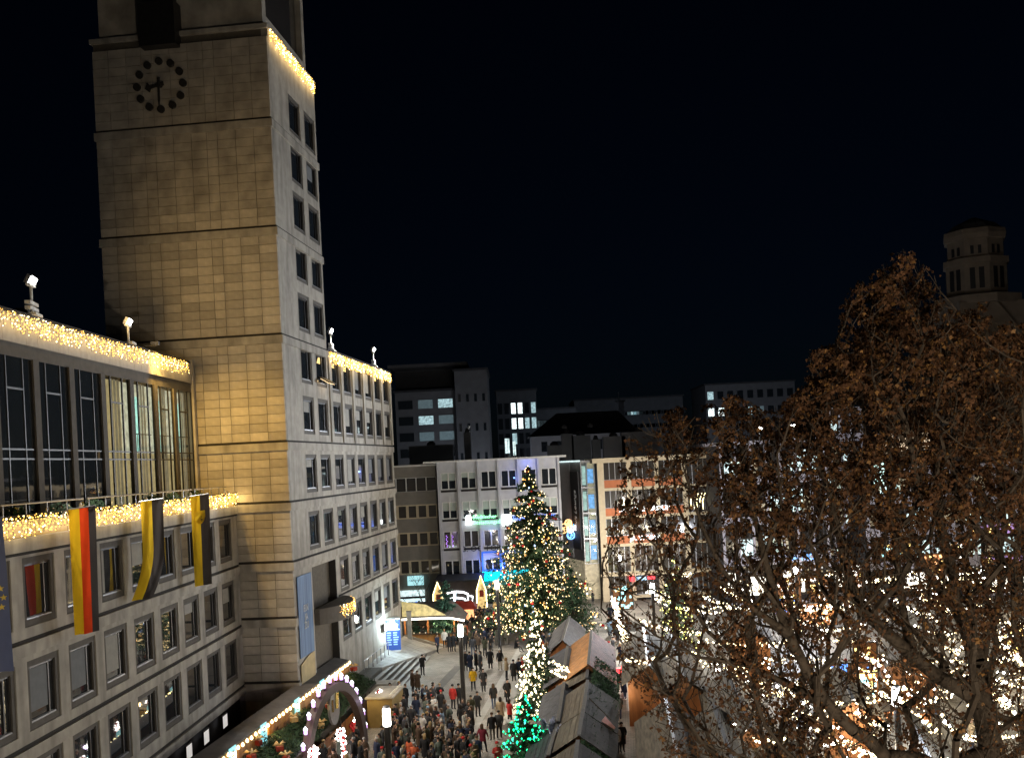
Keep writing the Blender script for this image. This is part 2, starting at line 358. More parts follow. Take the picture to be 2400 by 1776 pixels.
M['clear_glass'] = None
def clear_glass():
    m, n, p = base_mat('clear_glass'); N = n.nodes; L = n.links; N.remove(p)
    tr = N.new('ShaderNodeBsdfTransparent'); tr.inputs[0].default_value = (0.8, 0.84, 0.82, 1); gl = N.new('ShaderNodeBsdfGlossy'); gl.inputs['Roughness'].default_value = 0.02
    mx = N.new('ShaderNodeMixShader'); fr = N.new('ShaderNodeFresnel'); fr.inputs[0].default_value = 1.5
    L.new(fr.outputs[0], mx.inputs[0]); L.new(tr.outputs[0], mx.inputs[1]); L.new(gl.outputs[0], mx.inputs[2]); L.new(mx.outputs[0], N['Material Output'].inputs[0]); return m
M['clear_glass'] = clear_glass()
edges = [XL-0.5] + PIL + [-0.85]
for i in range(len(edges)-1):
    a, b = edges[i] + 0.5, edges[i+1]
    if i == len(edges)-2: b = -0.35
    fr = MB()
    for xm in (a, a+(b-a)*0.24, a+(b-a)*0.72, b-0.07): fr.box(xm, xm+0.07, yb+0.02, yb+0.1, 15.5, 22.35)
    for zz in (18.1, 18.5): fr.box(a+.07, b-.07, yb+0.03, yb+0.09, zz, zz+0.07)
    fr.box(a+(b-a)*0.24+.07, a+(b-a)*0.72, yb+0.03, yb+0.09, 21.0, 21.08)
    w_ = part('hall_window', fr, M['metal_dark'], LW)
    mb = MB(); mb.quad((a, yb+.06, 15.5), (b, yb+.06, 15.5), (b, yb+.06, 22.35), (a, yb+.06, 22.35)); part('pane', mb, M['clear_glass'] if i >= 7 else M['glass'], w_)
    if i >= 7:
        mb = MB(); mb.box(a-.3, b+.3, yb+0.62, yb+0.66, 18.5, 22.3); part('room', mb, M['lit_room'] if i >= 8 else M['lit_room_warm'], w_); mb = MB(); mb.box(a-.3, b+.3, yb+0.62, yb+0.66, 15.4, 18.49); part('room_below', mb, M['lit_room_warm'], w_)
        if i >= 8:
            mb = MB(); mb.box(a+(b-a)*.45, a+(b-a)*0.66, yb+0.5, yb+0.53, 18.6, 21.6); part('screen', mb, M['lit_teal'], w_)
        for q in range(3):
            mb = MB(); xx = a+(b-a)*(0.46+0.17*q); mb.box(xx, xx+0.22, yb+0.3+.04*q, yb+0.34+.04*q, 15.5, 22.3); part('curtain', mb, M['curtain'], w_)
        if i >= 8:
            mb = MB()
            for q in range(5): mb.box(a+.2+q*.33, a+.23+q*.33, yb+0.2, yb+0.23, 18.2, 19.5)
            mb.box(a+.1, b-.1, yb+0.2, yb+0.23, 19.5, 19.55); part('railing', mb, M['metal_dark'], w_)
# rooftop vents
for (x, h) in ((-17.6, 0.55), (-16.9, 0.9)):
    mb = MB(); mb.box(x, x+0.42, yb+2.0, yb+2.5, 24.3, 24.3+h); mb.box(x-0.05, x+0.47, yb+1.95, yb+2.55, 24.3+h, 24.38+h); part('roof_vent', mb, M['stone_dark'], LW)

# terrace rails with small lamps hanging at their ends
rails = [(-27.4,-20.6), (-20.2,-13.2), (-12.8,-6.6), (-6.2,-0.2)]
for k, (a, b) in enumerate(rails):
    t = thing('terrace_rail', ['terrace handrail behind the blue star flag', 'terrace handrail between the red-gold and first yellow-black flags', 'terrace handrail behind the twisted yellow-black flag', 'thin terrace handrail reaching over onto the tower wall'][k], 'handrail', J, RZ2, 'terrace handrails')
    mb = MB(); mb.tube([(a, .55, 16.35), (b, .55, 16.35)], 0.045); part('rail', mb, M['metal_grey'], t)
    for q in range(4):
        mb = MB(); xx = a + (b-a)*(q+0.1)/4; mb.tube([(xx, .55, 15.12), (xx, .55, 16.35)], 0.025); part('post', mb, M['metal_grey'], t)
    mb = MB(); mb.lathe([(0.03,0.0),(0.07,-0.08),(0.075,-0.25),(0.02,-0.3)], (b-0.35, .5, 16.2), 8); part('hanging_lamp', mb, M['white_paint'], t)
# planters with dark plants on the terrace
def leaf_cloud(n, cx, cy, cz, rx, ry, rz, size, rnd=random):
    mb = MB()
    for _ in range(n):
        while True:
            a, b, c = rnd.uniform(-1,1), rnd.uniform(-1,1), rnd.uniform(-1,1)
            if a*a+b*b+c*c < 1: break
        p = Vector((cx+a*rx, cy+b*ry, cz+c*rz)); u = Vector((rnd.gauss(0,1), rnd.gauss(0,1), rnd.gauss(0,1))).normalized(); v = u.orthogonal().normalized(); s = size*rnd.uniform(.6,1.4)
        mb.add([p-u*s, p+v*s*.5, p+u*s, p-v*s*.5], [(0,1,2,3)])
    return mb
for k, x in enumerate((-25.5, -21.8, -18.6, -11.6, -8.3, -4.6)):
    t = thing('planter', ['terrace planter nearest the picture edge', 'terrace planter left of the red-gold flag', 'terrace planter just behind the red-gold flag', 'terrace planter below the first lit hall window', 'terrace planter behind the hanging twisted flag', 'terrace planter nearest the tower'][k] , 'planter', J, RZ2, 'terrace planters')
    mb = MB(); mb.box(x-0.9, x+0.9, 0.75, 1.3, 15.125, 15.6); part('trough', mb, M['stone_dark'], t)
    part('shrub', leaf_cloud(260, x, 1.0, 15.85, 0.95, 0.4, 0.42, 0.11), M['fir'], t)

# ---- tower -------------------------------------------------------------------
TW = thing('town_hall_tower', 'tall pale stone clock tower with cornices, lit gold on its near face', 'tower', C0, RZ1)
TD, TWD, TT = 9.9, 11.5, 44.88
BZ = [3.9, 7.92, 11.42, 15.16, 18.95, 25.66, 32.41, 39.18]
mb = MB(); mb.box(0.18, TD-0.1, 0.5, TWD-0.1, 0, TT); part('core', mb, M['stone_joint'], TW)
# side wall (faces the plaza), with window openings; portal opening at the bottom
TWX = [3.7, 7.1]
zs_t = [12.0-0.16, 15.65, 19.55, 22.95, 26.4, 29.75, 33.15, 36.3, 39.6]
mb = MB(); wall_with_holes(mb, 0.16, TD, 10.7, TT, TWX, 2.45, zs_t, 2.55, 0.0, 0.42)
mb.box(0.16, 3.9, 0.0, 0.42, 0.95, 10.7); mb.box(9.55, TD, 0.0, 0.42, 0.95, 10.7)
part('side_wall', mb, M['stone'], TW)
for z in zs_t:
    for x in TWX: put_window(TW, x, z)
# front panels (near face): courses of slabs with recessed joints
colw = [1.165, 1.18, 1.18, 0.70, 1.0, 1.18, 1.18, 0.70, 1.0, 1.18, 1.035]
rest = MB(); count = 0; shared = {}
bands = [0.9] + BZ + [TT]
for bi in range(len(bands)-1):
    z0 = bands[bi] + 0.14; z1 = bands[bi+1] - 0.50
    n = max(1, round((z1-z0)/0.56)); hh = (z1-z0)/n
    for r in range(n):
        y = 0.0
        for ci, cw in enumerate(colw):
            za = z0 + r*hh; zb_ = za + hh; yy0, yy1 = y+0.012, y+cw-0.012; y += cw
            dx = 0.006*random.random()
            vis = (15.3 < za < 33.5 and (ci < 5 or za > 24.5)) or (3.9 < za <= 15.2 and ci < 3)
            if vis and count < 300:
                count += 1; key = (round(cw,3), round(hh,3))
                if key not in shared:
                    q = MB(); q.box(0.0, 0.17, 0.012, cw-0.012, 0.012, hh-0.012); shared[key] = q.mesh('stone_panel', M['stone_panel'])
                link('stone_panel', shared[key], TW, (-dx, y-cw, za))
            else:
                rest.box(-dx, 0.17, yy0, yy1, za+0.012, zb_-0.012)
part('stone_panels', rest, M['stone_panel_b'], TW, kind='stuff')
mb = MB(); mb.box(0.17, 0.5, 0.42, TWD-0.02, 0, TT); mb.box(0.165, TD-.1, TWD-0.1, TWD, 0, TT); mb.box(TD-.1, TD, 0.42, TWD, 0, TT); part('backing', mb, M['stone_joint'], TW)
for z in BZ:      # string courses all round (the two lowest only on the near face)
    mb = MB()
    if z > 8: mb.box(-0.10, TD+0.1, -0.10, 0.16, z-0.5, z)
    else: mb.box(-0.10, 0.3, -0.10, 0.16, z-0.5, z)
    mb.box(-0.10, 0.16, 0.16, TWD+0.1, z-0.5, z); mb.box(0.16, TD+0.1, TWD-0.05, TWD+.1, z-.5, z); part('string_course', mb, M['stone'], TW)
    mb = MB(); mb.box(0.004, TD if z > 8 else .3, -0.006, 0.17, z, z+0.13); mb.box(0.004, 0.17, 0.17, TWD, z, z+0.13); part('groove', mb, M['groove'], TW)  # dark strip painting the shade of the gap above each course
# upper storey, narrower, with loggia opening on the plaza side
mb = MB(); mb.box(-0.06, TD+0.05, -0.06, TWD+0.15, TT, TT+0.28); part('ledge', mb, M['stone'], TW)
U0 = TT + 0.28
up = MB(); up.box(0.35, 0.85, 0.9, TWD-0.35, U0, 62); up.box(TD-1.2, TD-0.6, 0.35, TWD-0.4, U0, 62); up.box(0.85, TD-1.2, TWD-0.9, TWD-0.4, U0, 62)
up.box(0.35, 1.05, 0.35, 0.9, U0, 62); up.box(1.05, TD-1.2, 0.35, 0.6, U0, U0+0.9)
part('upper_storey', up, M['stone_panel_b'], TW)
mb = MB(); mb.box(0.9, TD-1.25, 1.4, 1.5, U0, 62); part('loggia_back', mb, M['metal_dark'], TW)
mb = MB(); mb.box(1.05, TD-1.25, 0.75, 0.8, U0, 62); part('mesh_screen', mb, M['glass_b'], TW)
mb = MB(); mb.box(-0.75, 0.35, 5.65, 8.0, TT-0.75, TT+2.0); mb.box(-0.35, 0.35, 5.9, 7.1, TT+2.0, 62); part('bay_oriel', mb, M['metal_dark'], TW)
# clock: twelve round stones and two hands
CY, CZ, CR = 7.07, 41.85, 1.52
ck = MB(); ck.lathe([(0.12,0),(0.12,0.06)], (0,0,0), 12)
hub = MB(); hub.add([], []); 
def disc_x(mb, y, z, r, x0, x1, n=14):
    vs = [(x, y + r*math.cos(2*math.pi*k/n), z + r*math.sin(2*math.pi*k/n)) for x in (x0, x1) for k in range(n)]
    mb.add(vs, [tuple(range(n)), tuple(range(2*n-1, n-1, -1))] + [(k, n+k, n+(k+1)%n, (k+1)%n) for k in range(n)])
clock = MB(); disc_x(clock, CY, CZ, 0.16, -0.24, 0.0); CK = part('clock', clock, M['groove'], TW)
for k in range(12):
    q = 2*math.pi*k/12; mb = MB(); disc_x(mb, CY + CR*math.sin(q), CZ + CR*math.cos(q), 0.235, -0.16, 0.0); part('hour_marker', mb, M['groove'], CK)
def hand(L, back, wd, ang, x):      # ang clockwise from 12 seen from the front (local +y is to the viewer's left)
    d = Vector((0, -math.sin(ang), math.cos(ang))); n_ = Vector((0, d.z, -d.y)); mb = MB()
    p = lambda a, b: Vector((x, CY, CZ)) + d*a + n_*b
    mb.slab([p(-back,-wd*1.5), p(-back,wd*1.5), p(0,wd), p(L*.6,wd), p(L*.72,wd*3.2 if L < 1.2 else wd), p(L,0), p(L*.72,-wd*3.2 if L < 1.2 else -wd), p(L*.6,-wd), p(0,-wd)], (0.04,0,0)); return mb
part('minute_hand', hand(1.42, 0.42, 0.07, RAD(181), -0.30), M['groove'], CK)
part('hour_hand', hand(0.98, 0.3, 0.10, RAD(258), -0.22), M['groove'], CK)
# portal, blue banner, curved canopy
mb = MB(); mb.box(3.9, 9.55, 1.4, 1.5, 0.95, 10.7); part('portal_back', mb, M['groove'], TW)
mb = MB(); mb.box(3.9, 3.98, 0.0, 1.4, .95, 10.7); mb.box(9.45, 9.55, 0.0, 1.4, .95, 10.7); mb.box(3.98, 9.45, .42, 1.4, 10.6, 10.7); part('portal_reveal', mb, M['groove'], TW)
mb = MB()
for xx in (5.4, 6.7, 8.0): mb.box(xx, xx+.07, 1.3, 1.4, .95, 6.9)
mb.box(3.98, 9.45, 1.3, 1.4, 3.4, 3.48); part('portal_door', mb, M['metal_grey'], TW)
def banner_mat():
    m, n, p = base_mat('banner_blue'); N = n.nodes; L = n.links
    tc = N.new('ShaderNodeTexCoord'); mp = N.new('ShaderNodeMapping'); mp.inputs['Scale'].default_value = (2.2, 1, 0.05); L.new(tc.outputs['Object'], mp.inputs[0])
    nz = N.new('ShaderNodeTexNoise'); nz.inputs['Scale'].default_value = 3; L.new(mp.outputs[0], nz.inputs[0]); r = N.new('ShaderNodeValToRGB'); e = r.color_ramp.elements
    e[0].color = (0.05, 0.10, 0.21, 1); e[1].color = (0.14, 0.24, 0.42, 1); e[0].position = .35; e[1].position = .65; L.new(nz.outputs[0], r.inputs[0]); L.new(r.outputs[0], p.inputs['Base Color']); p.inputs['Roughness'].default_value = 0.7; return m
BN = thing('facade_banner', 'tall blue banner with faint lettering hung beside the town hall portal', 'banner', C0, RZ1)
mb = MB(); mb.box(0.45, 3.35, -0.09, -0.05, 5.3, 10.45); part('cloth', mb, banner_mat(), BN)
M['banner_sand'] = mat('banner_sand', (0.42, 0.33, 0.17), 0.7, 0.15, 2)
mb = MB(); mb.slab([(0.45,-.05,2.6), (3.35,-.05,2.6), (3.35,-.05,5.27), (2.2,-.05,5.27), (0.45,-.05,4.9)], (0,-.04,0)); part('lower_field', mb, M['banner_sand'], BN)
def text_mesh(s, size, ext=0.0, align='CENTER', shear=0.0):
    cu = bpy.data.curves.new('t', 'FONT'); cu.body = s; cu.size = size; cu.extrude = ext; cu.align_x = align; cu.align_y = 'CENTER'; cu.shear = shear; cu.resolution_u = 2
    o = bpy.data.objects.new('t', cu); COL.objects.link(o); bpy.context.view_layer.update()
    me = bpy.data.meshes.new_from_object(o.evaluated_get(bpy.context.evaluated_depsgraph_get())); bpy.data.objects.remove(o); bpy.data.curves.remove(cu); return me
def text_part(s, size, m, parent, loc, rot, name='lettering', ext=0.02, align='CENTER', shear=0.0):
    me = text_mesh(s, size, ext, align, shear); me.materials.clear(); me.materials.append(m); o = link(name, me, parent, loc); o.rotation_euler = rot; return o
M['letter_pale'] = mat('letter_pale', (0.45, 0.47, 0.5), 0.6)
for k, s in enumerate(('EIN', 'JA', 'ZU')): text_part(s, 0.62, M['letter_pale'], BN, (1.9, -0.10, 8.3 - 0.55*k), (RAD(90), 0, 0))
CP = thing('portal_canopy', 'curved metal canopy over the town hall portal', 'canopy', C0, RZ1)
mb = MB()
arc = [(4.0 + 6.9*t, -0.35 - 1.25*math.sin(math.pi*min(1, t*1.02))**0.8) for t in [i/14 for i in range(15)]]
mb.slab([(x, y, 6.85) for x, y in arc] + [(10.9, -0.02, 6.85), (4.0, -0.02, 6.85)], (0,0,1.05)); part('fascia', mb, M['stone_dark'], CP)

# ---- right wing --------------------------------------------------------------
RW = thing('town_hall_wing', 'long six-bay town hall office wing beyond the tower, pale grid facade', 'building', C0, RZ1)
XR = [10.72 + 3.27*k for k in range(6)]
RWE = 30.2; RT = 25.55
mb = MB(); wall_with_holes(mb, TD+0.02, RWE, 4.2, RT, XR, 2.45, [4.55, 8.15, 11.84, 15.65, 19.55, 22.75], 2.55, 0.03, 0.40); part('wall', mb, M['stone'], RW)
mb = MB(); mb.box(TD+.02, RWE-.01, 0.41, 11, 0.95, RT); part('core', mb, M['room_dark'], RW)
mb = MB(); mb.box(TD+.02, RWE, 0.03, 0.40, 0.95, 4.2); part('base_wall', mb, M['stone'], RW)
mb = MB(); mb.box(RWE-.005, RWE+.3, 0.42, 11, 0.95, RT); part('end_wall', mb, M['stone'], RW)
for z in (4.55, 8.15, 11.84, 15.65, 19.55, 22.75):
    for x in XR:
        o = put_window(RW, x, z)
for z in (7.92, 11.42, 15.16, 18.95):
    mb = MB(); mb.box(TD+.11, RWE+.06, -0.05, 0.03, z-0.5, z); part('cornice', mb, M['stone'], RW)
    mb = MB(); mb.box(TD+.02, RWE, 0.022, 0.03, z, z+0.13); part('groove', mb, M['groove'], RW)  # dark strip, shade of the storey gap as colour
for k in range(7):     # slender piers on the top storeys
    x = 9.97 + 3.27*k + (0.1 if k == 0 else 0); mb = MB(); mb.box(x+.06, min(x+.66, RWE), -0.06, 0.025, 19.1, RT); part('pier', mb, M['stone'], RW)
mb = MB(); mb.box(TD+.02, RWE+.05, -0.08, 11, RT, RT+0.3); part('roof', mb, M['roof_felt'], RW)
# the one tilted-open window of the tower side
M['glow_pane'] = emit('glow_pane', (1.0, 0.72, 0.38), 1.6)  # pane emits, the light it catches put in as its own glow
ow = thing('open_window_sash', 'tilted open window sash with glowing pane on the tower side', 'window', C0, RZ1)
mb = MB(); mb.slab([(7.4,-0.02,23.6), (9.3,-0.02,23.6), (9.3,-0.75,23.15), (7.4,-0.75,23.15)], (0,-0.03,0.05)); part('frame', mb, M['metal_dark'], ow)
mb = MB(); mb.slab([(7.55,-0.10,23.50), (9.15,-0.10,23.50), (9.15,-0.70,23.13), (7.55,-0.70,23.13)], (0,-0.008,-0.012)); part('pane', mb, M['glow_pane'], ow)
# terrace railing along the facade
rl = thing('terrace_railing', 'metal railing with glass panels along the wing wall', 'railing', C0, RZ1)
for k in range(7):
    x = 14.0 + 1.35*k; mb = MB(); mb.tube([(x,-0.55,1.2),(x,-0.55,TZ+.95)], 0.035); part('post', mb, M['metal_grey'], rl)
mb = MB(); mb.tube([(14.0,-0.55,TZ+.97),(22.1,-0.55,TZ+.97)], 0.04); part('rail', mb, M['metal_grey'], rl)
# ================================================================== ICICLE LIGHTS, FLOODLIGHTS, FLAGS
M['bulb_gold'] = emit('bulb_gold', (1.0, 0.56, 0.11), 2.6, 0.5)
M['bulb_warm'] = emit('bulb_warm', (1.0, 0.80, 0.45), 6.0, 0.4)
M['bulb_white'] = emit('bulb_white', (1.0, 0.97, 0.90), 12.0, 0.3)
M['bulb_cream'] = emit('bulb_cream', (1.0, 0.86, 0.45), 4.0, 0.2)
M['bulb_green'] = emit('bulb_green', (0.01, 0.90, 0.32), 3.4, 0.5)
M['cable'] = mat('cable', (0.02, 0.02, 0.02), 0.7)
def area_light(name, loc, size, size_y, power, col, direction, parent=None, spread=math.pi):
    l = bpy.data.lights.new(name, 'AREA'); l.shape = 'RECTANGLE'; l.size = size; l.size_y = size_y; l.energy = power; l.color = col; l.spread = spread
    o = bpy.data.objects.new(name, l); COL.objects.link(o); o.rotation_euler = Vector(direction).to_track_quat('-Z', 'Y').to_euler(); o.location = loc
    return o
def point_light(name, loc, power, col, radius=0.12):
    l = bpy.data.lights.new(name, 'POINT'); l.energy = power; l.color = col; l.shadow_soft_size = radius
    o = bpy.data.objects.new(name, l); COL.objects.link(o); o.location = loc; return o
def spot_light(name, loc, target, power, col, size=1.2, blend=0.5, radius=0.15):
    l = bpy.data.lights.new(name, 'SPOT'); l.energy = power; l.color = col; l.spot_size = size; l.spot_blend = blend; l.shadow_soft_size = radius
    o = bpy.data.objects.new(name, l); COL.objects.link(o); o.location = loc; o.rotation_euler = (Vector(target) - Vector(loc)).to_track_quat('-Z', 'Y').to_euler(); return o

def icicles(label, place, s0, s1, ztop, drop, per_m, y, r=0.032, jitter=0.12, mix=0.22):
    """curtain of bulbs: place(s, out, z) gives world points"""
    rnd = random.Random(hash(label) % 1000)
    t = thing('icicle_lights', label, 'string lights', place((s0+s1)/2, y, ztop), 0, 'icicle light curtains')
    org = t.location; mb = [MB(), MB()]; wire = MB()
    wire.tube([place(s0, y, ztop) - org, place(s1, y, ztop) - org], 0.02, 4)
    L = abs(s1 - s0); n = int(L * 5.5)
    for k in range(n):
        s = s0 + (s1 - s0) * (k + rnd.random()) / n; dl = drop * rnd.choice((0.45, 0.7, 0.85, 1.0, 1.0))
        nb = max(2, int(per_m * dl / 5.5))
        wire.tube([place(s, y, ztop) - org, place(s, y, ztop - dl) - org], 0.008, 3, cap=False)
        for q in range(nb):
            z = ztop - dl * (q + rnd.random()) / nb
            p = place(s + rnd.uniform(-jitter, jitter), y + rnd.uniform(-.05, .07), z) - org
            mb[0 if rnd.random() > mix else 1].bulb(p, r * rnd.uniform(.75, 1.25))
    part('cable', wire, M['cable'], t)
    part('bulbs', mb[0], M['bulb_gold'], t, kind='stuff'); part('bright_bulbs', mb[1], M['bulb_warm'], t, kind='stuff')
    return t
random.seed(11)
roof2 = lambda s, o, z: w2(s, o - 2.33, z)
icicles('golden icicle lights along the roof edge of the glazed council hall', roof2, 1.15, 31, 24.15, 0.85, 60, 0.16)
icicles('golden icicle lights along the terrace parapet behind the flags', lambda s, o, z: w2(s, o, z), 0.1, 31, 15.95, 0.82, 62, 0.12)
icicles('golden icicle lights high on the tower below its upper storey', w1, 0.25, 9.8, 44.95, 0.95, 75, 0.12, r=0.04)
icicles('golden icicle lights along the roof of the far office wing', w1, 10.05, 30.0, 25.65, 0.85, 60, 0.16, r=0.042)
def canopy_place(s, o, z):
    t = (s - 4.0) / 6.9; yy = 0.35 + 1.25*math.sin(math.pi*max(0, min(1, t*1.02)))**0.8; return w1(s, yy + o, z)
icicles('short golden icicle lights on the curved portal canopy', canopy_place, 5.6, 10.6, 7.9, 0.85, 70, 0.05, r=0.035)
# the light those curtains throw on the stone
GOLD = (1.0, 0.68, 0.26)
def wash(place, s0, s1, o, z, pw, n, d):
    for k in range(n):
        s = s0 + (s1 - s0)*(k + .5)/n; area_light('icicle_glow', place(s, o, z), abs(s1-s0)/n, 0.5, pw/n, GOLD, d)
wash(roof2, 1.2, 31, 0.42, 23.7, 110, 3, -N2 + Vector((0,0,-.15)))
wash(lambda s, o, z: w2(s, o, z), 0.1, 31, 0.40, 15.45, 110, 3, -N2 + Vector((0,0,-.15)))
wash(w1, 0.3, 9.8, 0.38, 44.3, 55, 1, -N1 + Vector((0,0,-.2)))
wash(w1, 10.1, 30, 0.42, 25.1, 110, 2, -N1 + Vector((0,0,-.35)))
point_light('icicle_glow', w2(0.6, 0.5, 15.6), 22, GOLD, 0.15)

# roof floodlights: masts with lamp heads facing the square
M['flood'] = emit('flood', (1.0, 1.0, 0.94), 30.0)
def floodlight(label, base, face, h=1.0, extra=False):
    t = thing('floodlight', label, 'floodlight', base, 0, 'roof floodlights'); f = Vector(face).normalized(); sd = Vector((f.y, -f.x, 0))
    mb = MB(); mb.obox((0,0,0.06), sd*0.45, f*0.3, Vector((0,0,.06))); part('foot', mb, M['white_paint'], t)
    mb = MB(); mb.tube([(0,0,0.1),(0,0,h)], 0.06, 8); part('mast', mb, M['white_paint'], t)
    mb = MB(); mb.obox((0,0,h), sd*0.42, f*0.08, Vector((0,0,.05))); part('crossbar', mb, M['white_paint'], t)
    d = (f + Vector((0,0,-0.55))).normalized(); u = sd.cross(d)
    hd = MB(); hd.obox(Vector((0,0,h+.22)), sd*0.42, d*0.09, u*0.2); H = part('lamp_head', hd, M['metal_grey'], t)
    mb = MB(); mb.obox(Vector((0,0,h+.22)) + d*0.10, sd*0.39, d*0.012, u*0.18); part('lamp_glass', mb, M['flood'], H)
    mb = MB(); mb.tube([sd*0.46 + Vector((0,0,h+.25)), sd*0.55 + Vector((0,0,h)), sd*0.4 + Vector((0,0,h-.1))], 0.02, 5); part('bracket', mb, M['white_paint'], t)
    if extra:
        for q in (0.32, 0.55):
            mb = MB(); mb.obox((0,0,q), sd*0.55, f*0.12, Vector((0,0,.07))); part('spare_head', mb, M['white_paint'], t)
    return t, Vector(base) + Vector((0,0,h+.22)) + d*0.2
F1, L1 = floodlight('large floodlight stack on the hall roof nearest the picture edge', roof2(20.2, -0.2, 24.3), (0.75, 0.1, 0), 1.35, True)
F2, L2 = floodlight('single floodlight on the hall roof near the tower', roof2(9.6, -0.2, 24.3), (0.75, 0.1, 0), 1.0)
F3, L3 = floodlight('floodlight on the office wing roof right beside the tower', w1(12.2, -0.3, 25.85), (0.8, 0, 0), 1.35, True)
F4, L4 = floodlight('floodlight on the office wing roof near its far end', w1(25.4, -0.3, 25.85), (0.8, 0, 0), 1.35, True)
DAYW = (1.0, 0.95, 0.86)
for L_, tg, sz in ((L1, (2, 44, 0), 1.5), (L2, (1, 58, 0), 1.25), (L3, (2, 80, 0), 1.6), (L4, (3, 98, 0), 1.8)):
    spot_light('floodlight_beam', L_, tg, 15000, DAYW, sz, 0.6, 0.3)
# the golden floods on the hall roof that wash the near face of the tower
UP = thing('uplight', 'golden floodlight bar bracketed off the hall roof edge toward the tower', 'floodlight', roof2(7.5, 0.45, 24.45))
mb = MB(); mb.obox((0,0,.12), D2*0.1, N2*0.22, Vector((0,0,.1))); part('housing', mb, M['metal_dark'], UP)
mb = MB(); mb.obox(N2*-.35, D2*0.03, N2*0.4, Vector((0,0,.03))); part('bracket', mb, M['metal_dark'], UP)
spot_light('tower_wash', roof2(7.2, 0.55, 24.7), w1(0, -1.2, 12), 4200, (1.0, 0.60, 0.15), 2.0, 1.0, 0.15)
spot_light('tower_wash', roof2(12.5, 0.5, 24.9), w1(0, -1.0, 30), 2300, (1.0, 0.66, 0.26), 1.5, 1.0, 0.3)

# flags hanging down the facade
def flag(label, s, zt, zb, wd, twist, cols, sway=0.0, kind=None):
    """stripes run down; s = facade position of the near edge; cloth stands out from the wall"""
    t = thing('flag', label, 'flag', w2(s, 0.42, 0), RZ2, 'flags on the town hall facade')
    mb = MB(); mb.tube([(0.02, 0.42, zt-0.3), (0.0, 0.05, zt+0.02), (wd*0.25, -wd*0.97, zt+0.12)], 0.03, 6); part('pole', mb, M['metal_grey'], t)
    e0 = Vector((0.25, -0.97, 0)); n = 30; tot = sum(c[0] for c in cols); a = 0.0
    def P(u, v):      # u across 0..1, v down 0..1
        z = zt + 0.1*u - (zt - zb)*v; base = e0 * (u*wd)
        fold = math.sin(u*7 + v*2.2 + s)*0.075*(0.4+v) + math.sin(u*16 + v*6 + 2*s)*0.035 + math.sin(u*5 - v*9)*.02
        sw = sway * max(0, v-0.45)**2 * 4
        return Vector((base.x + fold - sw*0.85, base.y*(1 - twist*v) + fold*0.4 + 0.25*sw, z + 0.35*abs(sway)*max(0, v-.6)))
    for (wdt, m) in cols:
        b = a + wdt/tot; mb = MB(); nu = 6
        vs = [P(a + (b-a)*i/nu, j/n) for j in range(n+1) for i in range(nu+1)]; q = nu+1
        fs = [(j*q+i, j*q+i+1, (j+1)*q+i+1, (j+1)*q+i) for j in range(n) for i in range(nu)]
        mb.add(vs, fs); part('stripe', mb, m, t, smooth=True); a = b
    return t, P
def cloth(m, c):          # thin woven cloth lets some light through
    N = m.node_tree.nodes; L = m.node_tree.links; p = N['Principled BSDF']; tr = N.new('ShaderNodeBsdfTranslucent'); tr.inputs[0].default_value = tuple(c) + (1,)
    mx = N.new('ShaderNodeMixShader'); mx.inputs[0].default_value = .42; L.new(p.outputs[0], mx.inputs[1]); L.new(tr.outputs[0], mx.inputs[2]); L.new(mx.outputs[0], N['Material Output'].inputs[0])
for nm, c in (('fl_gold', (0.85, 0.54, 0.02)), ('fl_red', (0.78, 0.07, 0.015)), ('fl_black', (0.05, 0.045, 0.045)), ('fl_blue', (0.13, 0.15, 0.25)), ('fl_yellow', (0.80, 0.55, 0.03))):
    M[nm] = mat(nm, c, 0.75, 0.1, 2.5, 0.1, 60); cloth(M[nm], c)
M['star'] = mat('star', (0.75, 0.55, 0.08), 0.6)
flag('black, red and gold striped flag hanging beside the blue flag', 24.1, 15.98, 11.05, 1.0, 0.1, [(1.15,M['fl_gold']),(1.0,M['fl_red']),(.8,M['fl_black'])], 0.0)
flag('yellow and black flag blown sideways at its lower end', 16.7, 16.0, 11.4, 1.0, 0.08, [(1,M['fl_yellow']),(1,M['fl_black'])], 0.9)
FS, PS = flag('yellow and black flag with a horse crest nearest the tower', 9.7, 16.0, 11.2, .95, 0.08, [(1,M['fl_yellow']),(1,M['fl_black'])], 0.0)
EU, PE = flag('dark blue flag with a ring of gold stars at the picture edge', 32.3, 15.95, 11.1, 1.5, -0.1, [(1,M['fl_blue'])], 0.0)
for k in range(12):
    q = 2*math.pi*k/12; mb = MB(); poly = []
    c = (0.58 + 0.34*math.sin(q), 0.52 - 0.12*math.cos(q))
    for i in range(10):
        r_ = 0.115 if i % 2 == 0 else 0.046; an = math.pi*i/5
        poly.append(PE(c[0] + r_*math.sin(an)/1.55, c[1] - r_*math.cos(an)/4.85) + Vector((-0.05, 0.0, 0)))
    mb.add(poly, [tuple(range(10))]); mb.add([p + Vector((0.10,0,0)) for p in poly], [tuple(range(10))]); part('star', mb, M['star'], EU)
